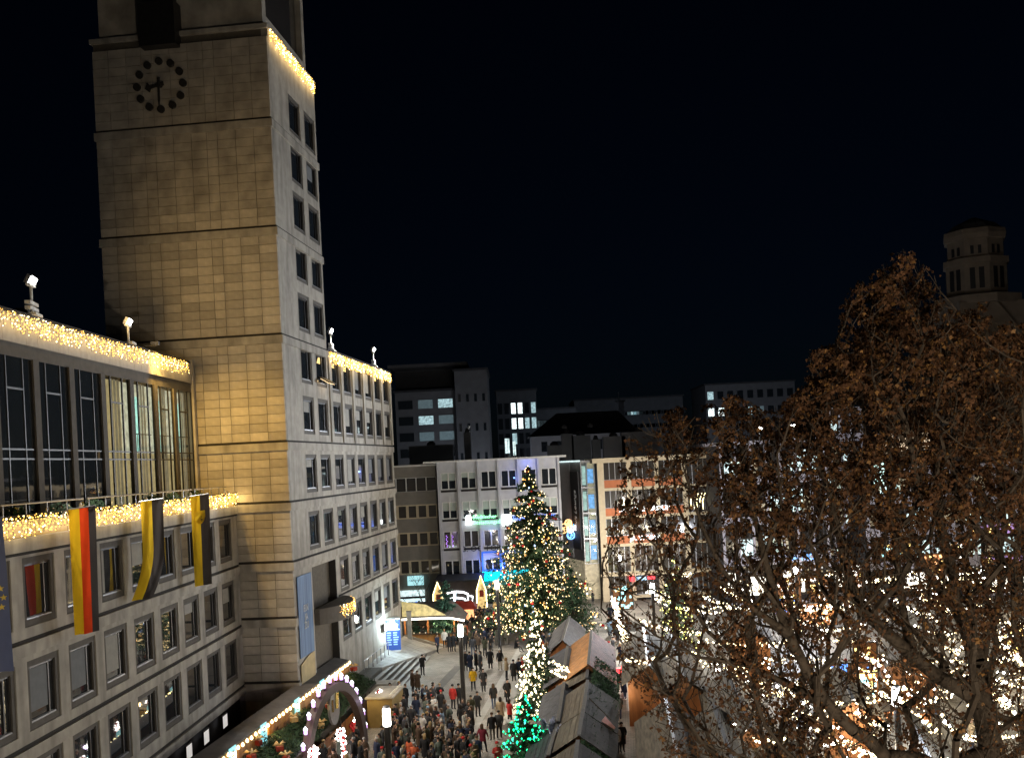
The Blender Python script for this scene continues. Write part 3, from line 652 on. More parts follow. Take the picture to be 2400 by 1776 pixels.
# crest: yellow shield with a dark prancing horse, flat print on the cloth
def on_flag(pf, uv, off): return [pf(u, v) + Vector((off, 0, 0)) for u, v in uv]
sh = [(0.22,0.17),(0.80,0.17),(0.80,0.24),(0.72,0.29),(0.60,0.315),(0.50,0.32),(0.40,0.31),(0.28,0.285),(0.22,0.24)]
mb = MB(); mb.add(on_flag(PS, sh, -0.13), [tuple(range(len(sh)))]); CR_ = part('crest', mb, M['fl_yellow'], FS)
hs = [(0.70,0.255),(0.66,0.235),(0.58,0.235),(0.50,0.225),(0.44,0.205),(0.42,0.19),(0.36,0.195),(0.33,0.21),(0.37,0.213),(0.42,0.222),(0.40,0.235),(0.33,0.237),(0.34,0.243),(0.44,0.248),(0.50,0.252),(0.56,0.256),(0.55,0.275),(0.58,0.29),(0.61,0.288),(0.60,0.272),(0.64,0.262),(0.66,0.285),(0.69,0.283),(0.68,0.262)]
mb = MB(); mb.add(on_flag(PS, hs, -0.15), [tuple(range(len(hs)))]); part('horse_emblem', mb, M['fl_black'], FS)

# ================================================================== LEFT STALL, ARCH, CANES
M['stall_roof'] = mat('stall_roof', (0.11, 0.10, 0.095), 0.8, 0.25, 1.2, 0.2, 10)
M['board_orange'] = mat('board_orange', (0.40, 0.19, 0.055), 0.6, 0.35, 3, 0.2, 15, stretch=(1,1,0.2), obj_var=0.2)
pA, pB = gp(818, 1548, 3.5), gp(500, 1787, 3.5)
ST = thing('market_stall', 'long roofed market stall with bulb chain and fir canopy before the tower', 'stall')
tA = (pB - pA).normalized(); sA = Vector((-tA.y, tA.x, 0)); sA = sA if sA.x > 0 else -sA     # sA points to the plaza
LEN = (pB - pA).length + 10; pB2 = pA + tA*LEN
mb = MB(); mb.slab([pA, pB2, pB2 - sA*1.05 + Vector((0,0,0.2)), pA - sA*1.05 + Vector((0,0,0.2))], (0,0,0.08)); part('roof', mb, M['stall_roof'], ST)
nb = int(LEN/0.42)
for k in range(nb):
    a = pA + tA*(LEN*k/nb + .006); b = pA + tA*(LEN*(k+1)/nb - .006); h = 0.72 + 0.1*math.sin(k*1.7) + .05*(k % 3)
    mb = MB(); mb.slab([a - Vector((0,0,h)), b - Vector((0,0,h)), b, a], sA*0.03); part('fascia_board', mb, M['board_orange'], ST)
mb = MB(); mb.slab([pA - sA*.3 - Vector((0,0,3.5)), pB2 - sA*.3 - Vector((0,0,3.5)), pB2 - sA*.3 - Vector((0,0,.02)), pA - sA*.3 - Vector((0,0,.02))], -sA*0.1); part('rear_wall', mb, M['wood'], ST)
# bulbs of the chain
BC = thing('bulb_chain', 'chain of large cream bulbs along the stall fascia', 'string lights', pA)
nbu = int(LEN/0.62)
mb = MB(); mb.tube([sA*.1, tA*LEN + sA*.1], 0.015, 4); part('cable', mb, M['cable'], BC)
bm_ = MB(); bm_.lathe([(0.02,0.10),(0.07,0.03),(0.085,-0.04),(0.05,-0.11),(0.01,-0.13)], (0,0,0), 8); bulb_me = bm_.mesh('bulb', M['bulb_cream'], True)
for k in range(nbu):
    link('bulb', bulb_me, BC, tA*(LEN*(k+.5)/nbu) + sA*.13 + Vector((0,0,-0.04 - .03*(k % 2))))
for k in range(7):
    point_light('bulb_chain_glow', pA + tA*(LEN*(k+.5)/7) + sA*0.35 + Vector((0,0,-.25)), 26, (1.0, 0.62, 0.18), 0.1)
# small lit panes at the foot of the wing behind the stall
for k, s_ in enumerate((5.2, 8.6, 11.4)):
    t = thing('wall_light', ['lit white pane low on the wing behind the stall, nearest the tower', 'middle lit white pane low on the wing behind the stall', 'lit white pane low on the wing nearest the picture bottom'][k], 'wall light', w2(s_, .25, 2.9), RZ2, 'low wall lights'); mb = MB(); mb.box(-.45,.45,-.03,.0,-.35,.35); part('pane', mb, emit('wall_pane%d' % k, (.9,.85,.8), .55), t); mb = MB(); mb.ring(-.5,.5,-.4,.4,.05,-.05,.03); part('frame', mb, M['metal_dark'], t)
# fir-branch canopy sloping to the plaza, with needles as many small blades
def fir_mass(n, area, thick, size, rnd):
    """area(u, v) -> (point, normal); blades lie loosely on it"""
    mb = MB()
    for _ in range(n):
        p, nn = area(rnd.random(), rnd.random()); p = p + nn*rnd.uniform(-.3, 1)*thick
        d = Vector((rnd.gauss(0,1), rnd.gauss(0,1), rnd.gauss(0,.5))).normalized(); sd = d.cross(Vector((rnd.gauss(0,.4), rnd.gauss(0,.4), 1))).normalized(); L_ = size*rnd.uniform(.6,1.5)
        mb.add([p - d*L_*.3 + sd*L_*.16, p + d*L_, p - d*L_*.3 - sd*L_*.16], [(0,1,2)])
    return mb
rn = random.Random(3)
def canopy_area(u, v):
    p = pA + tA*(LEN*(u*0.98+.01)) + sA*(0.25 + 1.7*v) + Vector((0,0,-0.75 - .8*v + .12*math.sin(u*40)))
    return p, (Vector((0,0,1)) + sA*.3).normalized()
part('fir_canopy', fir_mass(15000, canopy_area, 0.16, 0.2, rn), M['fir'], ST, kind='stuff')
mb = MB(); mb.slab([pA + sA*.2 - Vector((0,0,.95)), pB2 + sA*.2 - Vector((0,0,.95)), pB2 + sA*1.9 - Vector((0,0,1.65)), pA + sA*1.9 - Vector((0,0,1.65))], (0,0,0.06)); part('canopy_board', mb, M['wood_dark'], ST)
for k in range(9):
    b = pA + tA*(LEN*(k+.4)/9) + sA*1.8; mb = MB(); mb.obox((b.x,b.y,0.8), tA*.06, sA*.06, Vector((0,0,.8))); part('post', mb, M['wood_dark'], ST)
mb = MB(); mb.slab([pA + sA*1.5 - Vector((0,0,3.5)), pB2 + sA*1.5 - Vector((0,0,3.5)), pB2 + sA*1.5 - Vector((0,0,2.45)), pA + sA*1.5 - Vector((0,0,2.45))], sA*.08); part('counter', mb, M['wood'], ST)
# turquoise price boards on the fascia
M['sign_cyan'] = emit('sign_cyan', (0.30, 0.80, 0.90), 0.8, 0.1)
M['ink'] = mat('ink', (0.05, 0.12, 0.16), 0.6)
for k, (u, v) in enumerate(((590, 1735), (664, 1676), (716, 1632), (516, 1790))):
    c = gp(u, v-32, 3.55); c = pA + tA*((c - pA).dot(tA)) + sA*.2 + Vector((0,0,-.3))
    t = thing('price_board', ['glowing turquoise price board second from the picture bottom', 'glowing turquoise price board in the middle of the fascia', 'glowing turquoise price board nearest the arch top', 'glowing turquoise price board cut by the picture bottom'][k], 'sign', c, 0, 'turquoise price boards')
    mb = MB(); mb.obox((0,0,-.1), tA*.42, sA*.03, Vector((0,0,.62))); part('board', mb, M['sign_cyan'], t)
    for q in range(5):
        mb = MB(); mb.obox(sA*.036 + Vector((0,0,.3-.2*q)), tA*(.12+.05*((q*3) % 2)), sA*.004, Vector((0,0,.035))); part('line_of_text', mb, M['ink'], t)
# gift-bow ornaments on the canopy
M['bow_red'] = mat('bow_red', (0.32, 0.035, 0.02), 0.5, 0.2); M['bow_gold'] = mat('bow_gold', (0.75, 0.5, 0.22), 0.4, 0.2)
bows = [(655,1752),(605,1757),(590,1785),(690,1697),(697,1758),(742,1575),(830,1577),(757,1685),(770,1652),(730,1612)]
for k, (u, v) in enumerate(bows):
    c = gp(u, v+8, 2.35); c.z = 3.5 - .75 - .47*max(0, min(1.7, (c - pA).dot(sA) - .25)) + .05; c += sA*min(0, 1.7-(c-pA).dot(sA))
    t = thing('gift_bow', ['red box with gold bow low on the fir canopy by the arch leg', 'red box with gold bow beside the second turquoise board', 'red box with gold bow at the picture bottom edge', 'pale ribboned ornament on the fir canopy left of the arch', 'red bow just left of the lowest candy cane', 'red bow at the arch crown', 'red ribbon on the fir canopy edge below the stairs', 'pale ribbons inside the arch opening', 'small red bow behind the arch pendant', 'small red bow beside the lantern row'][k], 'ornament', c, rn.random()*3, 'gift ornaments on the fir canopy')
    mb = MB(); mb.box(-.2,.2,-.16,.16,0,.26); part('box', mb, M['bow_red'] if k not in (3, 7) else M['bow_gold'], t)
    mb = MB()
    for q in range(4):
        an = q*math.pi/2 + .4; d = Vector((math.cos(an), math.sin(an), .45)); mb.tube([(0,0,.34), d*.24 + Vector((0,0,.36)), d*.38 + Vector((0,0,.22)), d*.2 + Vector((0,0,.3)), (0,0,.34)], [.02,.06,.05,.04,.02], 5)
    part('bow', mb, M['bow_gold'], t, smooth=True)

# arch with lanterns
M['arch'] = mat('arch', (0.085, 0.055, 0.045), 0.5, 0.15, 2)
M['lantern'] = emit('lantern', (0.72, 0.42, 0.88), 1.9, 0.2); M['lantern_top'] = emit('lantern_top', (0.85, 0.85, 1.0), 3.0)
aL, aR = gp(714, 1842, 0), gp(856, 1748, 0); aM = (aL + aR)/2; aT = (aR - aL).normalized(); aN = Vector((aT.y, -aT.x, 0)); HW = (aR - aL).length/2
AR = thing('light_arch', 'brown arch edged with violet lanterns over the stall entrance', 'arch', aM)
def arch_pt(q, ro): return aT*(-math.cos(q))*(HW + ro) + Vector((0,0,(4.75 + ro)*math.sin(q)**0.92))
for (y0, y1, ro0, ro1, nm) in ((-.22, .22, 0.0, -0.5, 'arch_band'),):
    mb = MB(); n = 28; vs = []
    for i in range(n+1):
        q = math.pi*i/n
        for (r_, y_) in ((ro0, y0), (ro0, y1), (ro1, y1), (ro1, y0)): vs.append(arch_pt(q, r_) + aN*y_)
    fs = [(i*4+a, i*4+(a+1) % 4, (i+1)*4+(a+1) % 4, (i+1)*4+a) for i in range(n) for a in range(4)]; mb.add(vs, fs); part(nm, mb, M['arch'], AR)
for i in range(16):
    q = math.pi*(i+1.2)/17.4; p = arch_pt(q, 0.28)
    mb = MB(); mb.lathe([(0.08,-.17),(0.105,-.14),(0.105,.08)], p, 6); o = part('lantern', mb, M['lantern'], AR)
    mb = MB(); mb.lathe([(0.13,.08),(0.11,.15),(0.03,.26)], p, 6); part('cap', mb, M['lantern_top'], o)
    mb = MB(); mb.tube([arch_pt(q, -.02), arch_pt(q, .12)], .05, 5); part('bracket', mb, M['black'], AR)
M['brass'] = mat('brass', (0.5, 0.38, 0.13), 0.25, 0.1, metal=0.9)
pd = thing('pendant', 'oval grey pendant hanging inside the lantern arch', 'ornament', aM + Vector((0,0,3.4)) - aT*.2)
n = 20; mb = MB(); mb.slab([aT*(.62*math.cos(2*math.pi*k/n)) + Vector((0,0,1.0*math.sin(2*math.pi*k/n))) for k in range(n)], aN*.16); part('body', mb, M['metal_grey'], pd)
mb = MB(); mb.tube([aT*-.3 + aN*.17 + Vector((0,0,-.2)), aT*-.3 + aN*.17 + Vector((0,0,.5))], .07, 6); mb.tube([aT*.2 + aN*.17 + Vector((0,0,-.1)), aT*.28 + aN*.17 + Vector((0,0,.8))], .11, 6); part('inlay', mb, M['brass'], pd)
mb = MB(); mb.tube([Vector((0,0,.95)), Vector((0,0,1.25))], .03, 5); part('hanger', mb, M['black'], pd)
for q in (.5, 1.57, 2.6): point_light('lantern_glow', aM + arch_pt(q, .5) + aN*.4, 14, (.78, .6, 1.0), .1)
# candy canes of white bulbs
M['cane'] = mat('cane', (0.35, 0.02, 0.02), 0.5)
def cane(label, u, v, h):
    b = gp(u, v, 0) + sA*.7; t = thing('candy_cane', label, 'light figure', b, 0, 'candy cane light figures')
    pts = [Vector((0,0,h*i/8)) for i in range(9)] + [-aT*(.32*(1-math.cos(a))) + Vector((0,0,h + .32*math.sin(a))) for a in (.5,1,1.5,2.1,2.6,3.1,3.5)]
    mb = MB(); mb.tube(pts, .1, 8); part('stick', mb, M['cane'], t)
    mb = MB(); r_ = random.Random(u)
    for i in range(150):
        k = r_.uniform(0, len(pts)-1.01); a = int(k); p = pts[a].lerp(pts[a+1], k-a)
        if math.sin(k*2.6) < -.55: continue
        d = Vector((r_.gauss(0,1), r_.gauss(0,1), r_.gauss(0,.4))).normalized(); mb.bulb(p + d*.14, .055)
    part('bulbs', mb, M['bulb_white'], t, kind='stuff'); point_light('cane_glow', b + Vector((.25,-.25,h*.6)), 12, (1,.95,.9), .1)
cane('candy cane of white bulbs standing right of the arch', 872, 1688, 1.75)
cane('candy cane of white bulbs standing inside the arch', 822, 1748, 1.8)
cane('candy cane of white bulbs standing by the arch left leg', 780, 1795, 1.85)
cane('candy cane of white bulbs cut by the picture bottom', 716, 1838, 1.75)
# bin and side booth right of the arch
t = thing('litter_bin', 'dark grey litter bin under the arch', 'bin', gp(827-40, 1752, 0)); mb = MB(); mb.lathe([(.28,0),(.32,.85),(.34,.9)], n=12); part('body', mb, M['metal_dark'], t); mb = MB(); mb.lathe([(.36,.9),(.36,.96)], n=12); part('rim', mb, M['white_paint'], t)
M['booth'] = mat('booth', (0.26, 0.18, 0.06), 0.6, 0.2, 2)
b0 = gp(905, 1690, 0); t = thing('side_booth', 'low golden wooden booth between the arch and the crowd', 'booth', b0, RZ1)
mb = MB(); mb.box(-1.6, 1.8, -.85, .85, 0, 1.9); part('wall', mb, M['booth'], t); mb = MB(); mb.box(-1.7, 1.9, -.95, .95, 1.9, 2.0); part('counter_top', mb, M['stone'], t)
for k in range(9):
    mb = MB(); mb.lathe([(.05,0),(.06,.16)], (-1.5+.38*k, -.7, 2.0), 7); part('cup', mb, M['white_paint'], t)
point_light('booth_glow', b0 + Vector((-.6, -2.2, 2.4)), 40, (1.0, .72, .3), .12)
# red-coated figurine by the arch leg
def figurine():
    t = thing('figurine', 'red-coated bearded figurine with pale hem by the arch leg', 'figurine', gp(838, 1737, 0))
    M['fig_red'] = mat('fig_red', (.42,.03,.03), .6); M['fig_white'] = mat('fig_white', (.7,.62,.5), .8)
    mb = MB(); mb.tube([(-.13,0,0),(-.12,0,.5)], [.11,.13], 8); mb.tube([(.13,0,0),(.12,0,.5)], [.11,.13], 8); part('legs', mb, M['fig_red'], t)
    mb = MB(); mb.lathe([(.36,.45),(.35,.7),(.32,.95),(.30,1.15),(.22,1.32),(.1,1.4)], n=12, sy=.8); mb.tube([(-.28,0,1.25),(-.4,-.05,1.0),(-.25,-.25,.85)], [.1,.1,.08], 7); mb.tube([(.28,0,1.25),(.42,-.05,1.0),(.3,-.25,.9)], [.1,.1,.08], 7); part('coat', mb, M['fig_red'], t, smooth=True)
    mb = MB(); mb.lathe([(.375,.44),(.385,.5),(.375,.58)], n=12, sy=.8); part('hem', mb, M['fig_white'], t)
    mb = MB(); mb.lathe([(.05,1.36),(.13,1.42),(.14,1.55),(.09,1.66)], n=10); part('head', mb, mat('fig_skin', (.5,.3,.22), .6), t, smooth=True)
    mb = MB(); mb.lathe([(.04,1.2),(.14,1.32),(.15,1.46),(.1,1.52)], (0,-.05,0), n=10); part('beard', mb, M['fig_white'], t, smooth=True)
    mb = MB(); mb.lathe([(.16,1.6),(.15,1.66),(.1,1.78),(.02,1.88)], n=10); part('cap', mb, M['fig_red'], t, smooth=True)
figurine()
# ================================================================== BUILDINGS ACROSS THE SQUARE
M['plaster'] = mat('plaster', (0.52, 0.52, 0.53), 0.75, 0.08, 1.5, 0.15, 25)
M['plaster_grey'] = mat('plaster_grey', (0.24, 0.22, 0.19), 0.8, 0.1, 1.5, 0.2, 25)
M['blind'] = mat('blind', (0.42, 0.47, 0.42), 0.8, 0.08)
M['terracotta'] = mat('terracotta', (0.50, 0.17, 0.075), 0.7, 0.1, 2, obj_var=0.08)
M['lit_cool'] = emit('lit_cool', (0.75, 0.95, 0.95), 0.9, 0.6)
M['lit_dim'] = emit('lit_dim', (0.8, 0.68, 0.45), 0.22, 0.6)
M['lit_shop'] = emit('lit_shop', (1.0, 0.93, 0.8), 2.2, 0.6)
M['neon_cyan'] = emit('neon_cyan', (0.0, 0.80, 0.95), 1.6)
M['neon_white'] = emit('neon_white', (0.92, 0.98, 1.0), 4.0)
M['neon_blue'] = emit('neon_blue', (0.12, 0.24, 1.0), 2.5)
M['neon_green'] = emit('neon_green', (0.25, 1.0, 0.45), 3.0)
M['neon_red'] = emit('neon_red', (1.0, 0.04, 0.05), 3.0)
M['led_purple'] = emit('led_purple', (0.45, 0.2, 0.9), 1.6)
UPR = (RAD(90), 0, 0)
def pw(u, v, Y): p = at(u, v, Y); return p
# ---- white building with signs (frontal, about 120 m away)
Y0 = 120.0
def X_at(u, v, Y=Y0): return at(u, v, Y).x
def Z_at(u, v, Y=Y0): return at(u, v, Y).z
FX0, FX1 = X_at(1026, 1100), X_at(1309, 1100); FT = Z_at(1170, 1078)
FB = thing('office_building', 'white five-storey building with green and blue signs behind the big fir', 'building', (FX0, Y0, 0)); FW = FX1 - FX0
nb = 6; bw = FW/nb; sh_ = 3.42; ZS = [FT - 3.15 - sh_*k for k in range(5)]          # window bottoms
mb = MB(); wall_with_holes(mb, 0, FW, 0, FT, [bw*k + .3 for k in range(nb)], bw - .6, [z for z in ZS if z > 0.3], 1.95, 0.0, 0.3); part('wall', mb, M['plaster'], FB)
mb = MB(); mb.box(0, FW, .31, 14, 0, FT); part('core', mb, M['room_dark'], FB)
mb = MB(); mb.box(-1.6, FW+.9, -1.1, 14, FT, FT+.22); part('roof', mb, M['white_paint'], FB)
M['plaster_blue'] = mat('plaster_blue', (0.30, 0.36, 0.55), 0.7, 0.08)
for k in range(nb+1):
    mb = MB(); mb.box(bw*k-.12, bw*k+.12, -.28, -.002, 0, FT-.002); part('pilaster', mb, M['plaster'], FB)
for r, z in enumerate(ZS):
    if z < .3: continue
    for k in range(nb):
        x0 = bw*k + .3; x1 = bw*(k+1) - .3
        f = MB(); f.ring(x0, x1, z, z+1.95, .08, -.04, .16); xm = (x0+x1)/2; f.box(xm-.07, xm+.07, -.035, .155, z+.08, z+1.87)
        w_ = part('window', f, M['white_paint'], FB)
        for q, (a, b) in enumerate(((x0+.08, xm-.07), (xm+.07, x1-.08))):
            mb = MB(); mb.box(a, b, .1, .12, z+.08, z+1.87); part('pane', mb, M['glass'] if r in (0,1,3,4) else M['glass_b'], w_)
            hb = 0
            if r == 0 and k < 2: hb = .85 if k == 0 else .55 + .15*q
            if r == 1: hb = .95
            if hb: mb = MB(); mb.box(a+.01, b-.01, .06, .085, z+1.87-hb, z+1.87); part('blind', mb, M['blind'], w_)
        if r < 3: mb = MB(); mb.box(x0-.05, x1+.05, -.10, -.045, z-.32, z-.08); part('ledge_box', mb, M['groove'], w_)
        if r == 2 and k == 0:
            for q in (.35, 1.0): 
                mb = MB(); [mb.bulb((x0+q+.08*math.sin(i*2), .04, z+.15+.16*i), .07) for i in range(9)]; part('light_chain', mb, M['led_purple'], w_)
        if r == 2 and k in (1,2): mb = MB(); mb.box(x0+.2, x0+1.3, .2, .25, z+.2, z+1.3); part('lit_interior', mb, M['lit_dim'], w_)
def front(u, v, Y): p = at(u, v, Y); return p
# green sign
p = at(1098, 1219, Y0-.5); t = thing('lit_sign', 'green glowing two-line sign with white arch symbol', 'sign', p)
mb = MB(); n = 8; mb.slab([(-.35,0,-.55),(.35,0,-.55)] + [(.35*math.cos(math.pi*k/n), 0, .25+.38*math.sin(math.pi*k/n)) for k in range(n+1)], (0,.06,0)); part('arch_symbol', mb, M['neon_white'], t)
text_part('Städtischer', .62, M['neon_green'], t, (.5, 0, .32), UPR, align='LEFT'); text_part('Bestattungsdienst', .62, M['neon_green'], t, (.5, 0, -.3), UPR, align='LEFT')
p = at(1188, 1218, Y0-.5); t = thing('box_sign', 'square white light box with a dark numeral beside the green sign', 'sign', p)
mb = MB(); mb.box(-.55,.55,0,.12,-.65,.65); part('box', mb, M['neon_white'], t); text_part('66', .6, M['ink'], t, (-.1,-.03,.25), UPR)
p = at(1252, 1212, Y0-.5); t = thing('lit_sign', 'blue lettered sign half hidden behind the big fir', 'sign', p); text_part('BÜRGERHAUS', .8, M['neon_blue'], t, (0,0,0), UPR); mb = MB(); mb.box(-3,3,.03,.06,-.5,-.42); part('rail', mb, M['metal_dark'], t)
M['letter_dark'] = mat('letter_dark', (.04,.05,.08), .5)
text_part('3. OG', .95, M['letter_dark'], FB, tuple(at(1108, 1286, Y0) - Vector((FX0, Y0, 0)) + Vector((0,-.06,0))), UPR); text_part('FORUM', .95, M['letter_dark'], FB, tuple(at(1172, 1283, Y0) - Vector((FX0, Y0, 0)) + Vector((0,-.06,0))), UPR)
# blue-lit shop front with cyan light box
p = at(1175, 1348, Y0-.6); t = thing('corner_shop', 'blue shop front with bright cyan fascia behind the big fir', 'shop front', p)
mb = MB(); mb.box(-2.2,-.15,0,.3,-.55,.5); mb.box(-.05,3.4,0,.3,-.5,.5); part('light_box', mb, M['neon_cyan'], t)
M['lit_cyan2'] = emit('lit_cyan2', (0.0, .35, .36), .5)
mb = MB(); mb.box(-2.2,3.4,.02,.28,-1.1,-.56); part('lower_band', mb, M['lit_cyan2'], t)
fz = .55
fr = MB(); fr.ring(-2.2, .1, fz, fz+2.3, .2, .25, .4); fr.ring(.3, 2.6, fz, fz+2.3, .2, .25, .4); M['blue_frame'] = mat('blue_frame', (.08,.25,.75), .5); part('window_frame', fr, M['blue_frame'], t)
text_part('Ludwig', .6, mat('sign_ink', (.0,.15,.3), .5), t, (1.6,-.03,-.02), UPR, shear=.3)
for (u, v, pw_) in ((1136, 1318, 130), (1150, 1250, 50), (1205, 1120, 36), (1235, 1086, 60), (1178, 1326, 200)):
    q = at(u, v, Y0-1.0); point_light('blue_wash', q, pw_*.6, (.12,.22,1.0), .1)
# ---- grey building with band windows left of it
GX0, GX1 = X_at(905, 1150, 121), X_at(1024, 1150, 121); GT = Z_at(975, 1093, 121); GB = thing('apartment_building', 'drab olive grey building with ribbon windows beside the office wing', 'building', (GX0, 121, 0)); GWd = GX1 - GX0 - .05
mb = MB(); zc = 0; zw = [GT - 2.95, GT - 6.15, GT - 9.4, GT - 12.7]
for z in sorted([q for q in zw if q > 0]): mb.box(0, GWd, 0, .3, zc, z); zc = z + 1.65
mb.box(0, GWd, 0, .3, zc, GT); part('wall', mb, M['plaster_grey'], GB)
mb = MB(); mb.box(0, GWd, .6, 12, 0, GT); part('core', mb, M['room_dark'], GB)
mb = MB(); mb.box(-.2, GWd+.1, -.3, 12, GT, GT+.2); part('roof', mb, M['white_paint'], GB)
for r, z in enumerate(zw):
    n = 5
    for k in range(n):
        x0 = GWd*k/n; x1 = GWd*(k+1)/n; f = MB(); f.ring(x0+.01, x1-.01, z, z+1.65, .14 if r else .05, .06, .3); w_ = part('window', f, M['cream'] if r else M['white_paint'], GB)
        mb = MB(); mb.box(x0+.15, x1-.15, .22, .25, z+.14, z+1.51); part('pane', mb, M['glass_b'], w_)
p = at(974, 1360, 120.6); t = thing('shop_sign', 'pale turquoise shop sign box on the olive grey building', 'sign', p); mb = MB(); mb.box(-.95,.95,0,.15,-.55,.55); part('box', mb, emit('sign_teal', (.45,.85,.9), .9), t); text_part('nanünana', .45, M['ink'], t, (0,-.03,.05), UPR, shear=.3)
p = at(958, 1405, 120.7); t = thing('shop_window', 'bright blue-white shop window on the ground floor behind the bare tree', 'shop window', p)
mb = MB(); mb.box(-1.7,1.9,0,.1,-1.6,1.1); part('lit_display', mb, M['lit_cool'], t)
for k in range(12): mb = MB(); x = -1.6+.3*k; hh = random.uniform(.3,.9); mb.box(x, x+.2, -.12, -.02, -.9, -.9+hh); part('goods', mb, [M['neon_blue'], M['ink'], M['white_paint'], M['sign_cyan']][k % 4], t)
mb = MB(); mb.box(-1.8,2.0,-.2,-.12,.15,.4); part('transom', mb, M['black'], t)
# ---- cream building with terracotta panels
KX0, KX1 = X_at(1402, 1150, 121), X_at(1680, 1150, 121); KT = Z_at(1530, 1068, 121)
KB = thing('office_building', 'cream building with terracotta panels seen through the bare branches', 'building', (KX0, 121, 0)); KW = KX1 - KX0
mb = MB(); mb.box(-.6, KW+.3, -.8, 12, KT-.55, KT); part('roof', mb, M['cream'], KB)
mb = MB(); mb.box(0, KW, .7, 12, 0, KT-.56); part('core', mb, M['room_dark'], KB)
cols = [(0,.75),(3.45,3.95),(6.75,7.25),(10.0,10.55),(KW-.75,KW)]
for a, b in cols: mb = MB(); mb.box(a, b, -.02, .7, 0, KT-.56); part('pillar', mb, M['cream'], KB)
for r in range(5):
    zt = KT - .56 - 3.32*r
    if zt < 1: break
    zb_ = max(0.3, zt - 3.32)
    for k in range(4):
        a, b = cols[k][1], cols[k+1][0]
        mb = MB(); mb.box(a, b, .02, .68, zb_, zb_+.33); part('spandrel', mb, M['cream'], KB)
        if k < 3 and r < 3: mb = MB(); mb.box(a+.01, b-.01, .1, .2, zb_+.33, zb_+1.25); part('panel', mb, M['terracotta'], KB)
        z0_ = zb_ + (1.25 if (k < 3 and r < 3) else .33); f = MB(); nm = 4
        f.box(a, b, .2, .3, z0_, z0_+.08)
        for q in range(nm+1): xx = a + (b-a)*q/nm; f.box(max(a, xx-.04), min(b, xx+.04), .2, .3, z0_+.08, zt)
        w_ = part('window', f, M['metal_grey'], KB)
        for q in range(nm): mb = MB(); xx = a + (b-a)*q/nm; mb.box(xx+.045, a+(b-a)*(q+1)/nm-.045, .26, .28, z0_+.09, zt-.01); part('pane', mb, M['glass_b'], w_)
        if r == 1 and k == 3: mb = MB(); [mb.tube([(a+.4+.35*q,.24,z0_+.3),(a+.35+.35*q,.24,z0_+1.3),(a+.5+.4*q,.24,z0_+2.2)], .06, 5) for q in range(5)]; part('candle_lamp', mb, M['bulb_cream'], w_)
        if r >= 3: mb = MB(); mb.box(a+.3, b-.3, .5, .55, z0_+.1, zt-.6); part('shop_light', mb, M['lit_shop'] if k % 2 else M['lit_dim'], w_)
p = at(1510, 1192, 120.4); t = thing('lit_sign', 'white glowing letters on the cream building upper floor', 'sign', p); text_part('KOEHLERGROUP', .78, M['neon_white'], t, (0,0,0), UPR, ext=.05); mb = MB(); mb.box(-3.1,3.1,.06,.1,-.42,-.36); part('rail', mb, M['metal_dark'], t)
p = at(1514, 1260, 120.4); t = thing('lit_sign', 'smaller white glowing letters on the cream building below the first sign', 'sign', p); text_part('JA. WORLD', .72, M['neon_white'], t, (0,0,0), UPR, ext=.05); mb = MB(); mb.box(-2.1,2.1,.06,.1,-.42,-.36); part('rail', mb, M['metal_dark'], t)
p = at(1505, 1355, 120.2); t = thing('lit_sign', 'red and blue neon sign above the cream building shop door', 'sign', p)
mb = MB(); mb.lathe([(.28,-.25),(.28,.25)], (-1.2,0,0), 10); part('red_round', mb, M['neon_red'], t); mb = MB(); mb.box(-.6,.5,0,.1,-.18,.18); part('blue_plate', mb, emit('plate_blue', (.4,.7,1), 2), t); mb = MB(); mb.box(.7,1.5,0,.1,-.12,.2); part('red_plate', mb, M['neon_red'], t)
mb = MB(); mb.box(-.2, KW, -.6, -.03, Z_at(1500,1345,120.5)-.1, Z_at(1500,1345,120.5)+.15); part('shop_awning', mb, M['cream'], KB)
# ---- passage: slatted building with dark vertical sign, glass building
def slanted(u0, u1, Ya, Yb): return at(u0, 1150, Ya), at(u1, 1150, Yb)
a, b = slanted(1306, 1360, 132, 124); PT = Z_at(1330, 1083, 127); d = (b - a); d.z = 0; Lp = d.length; ang = math.atan2(d.y, d.x)
M['slat'] = mat('slat', (.30,.29,.29), .6, .1, 3); M['slat_dark'] = mat('slat_dark', (.06,.06,.065), .6)
PB = thing('slatted_building', 'grey building with vertical slats and dark script sign in the passage', 'building', (a.x, a.y, 0), ang)
mb = MB(); mb.box(0, Lp, .15, 9, 4.6, PT); part('wall', mb, M['slat'], PB)
for k in range(2): mb = MB(); mb.box(.1, Lp*.62, .10, .148, PT-3.3-3.4*k, PT-1.3-3.4*k); part('dark_band', mb, M['slat_dark'], PB)
for k in range(16): mb = MB(); x = .12 + Lp*.6*k/16; mb.box(x, x+.07, 0.0, .099, 4.8, PT-.2); part('slat', mb, M['slat'], PB)
mb = MB(); mb.box(0, Lp, -.05, .14, PT, PT+.18); part('light_edge', mb, M['lit_cool'], PB)
mb = MB(); mb.box(0, Lp-.1, .6, 9, 0, 4.59); part('ground_floor', mb, M['lit_dim'], PB)
VS = thing('vertical_sign', 'dark upright sign with pale script on the slatted building', 'sign', (a.x, a.y, 0), ang); mb = MB(); mb.box(Lp*.64, Lp*.96, -.12, .0, 6.0, PT-1.2); part('panel', mb, M['slat_dark'], VS); text_part('Kult Lounge', 1.0, mat('script_white', (.75,.75,.78), .5), VS, (Lp*.8, -.15, (6+PT-1.2)/2), (RAD(90), RAD(-90), 0), shear=.3)
a, b = at(1363, 1150, 123.5), at(1398, 1150, 122.2); GLT = Z_at(1380, 1082, 123)
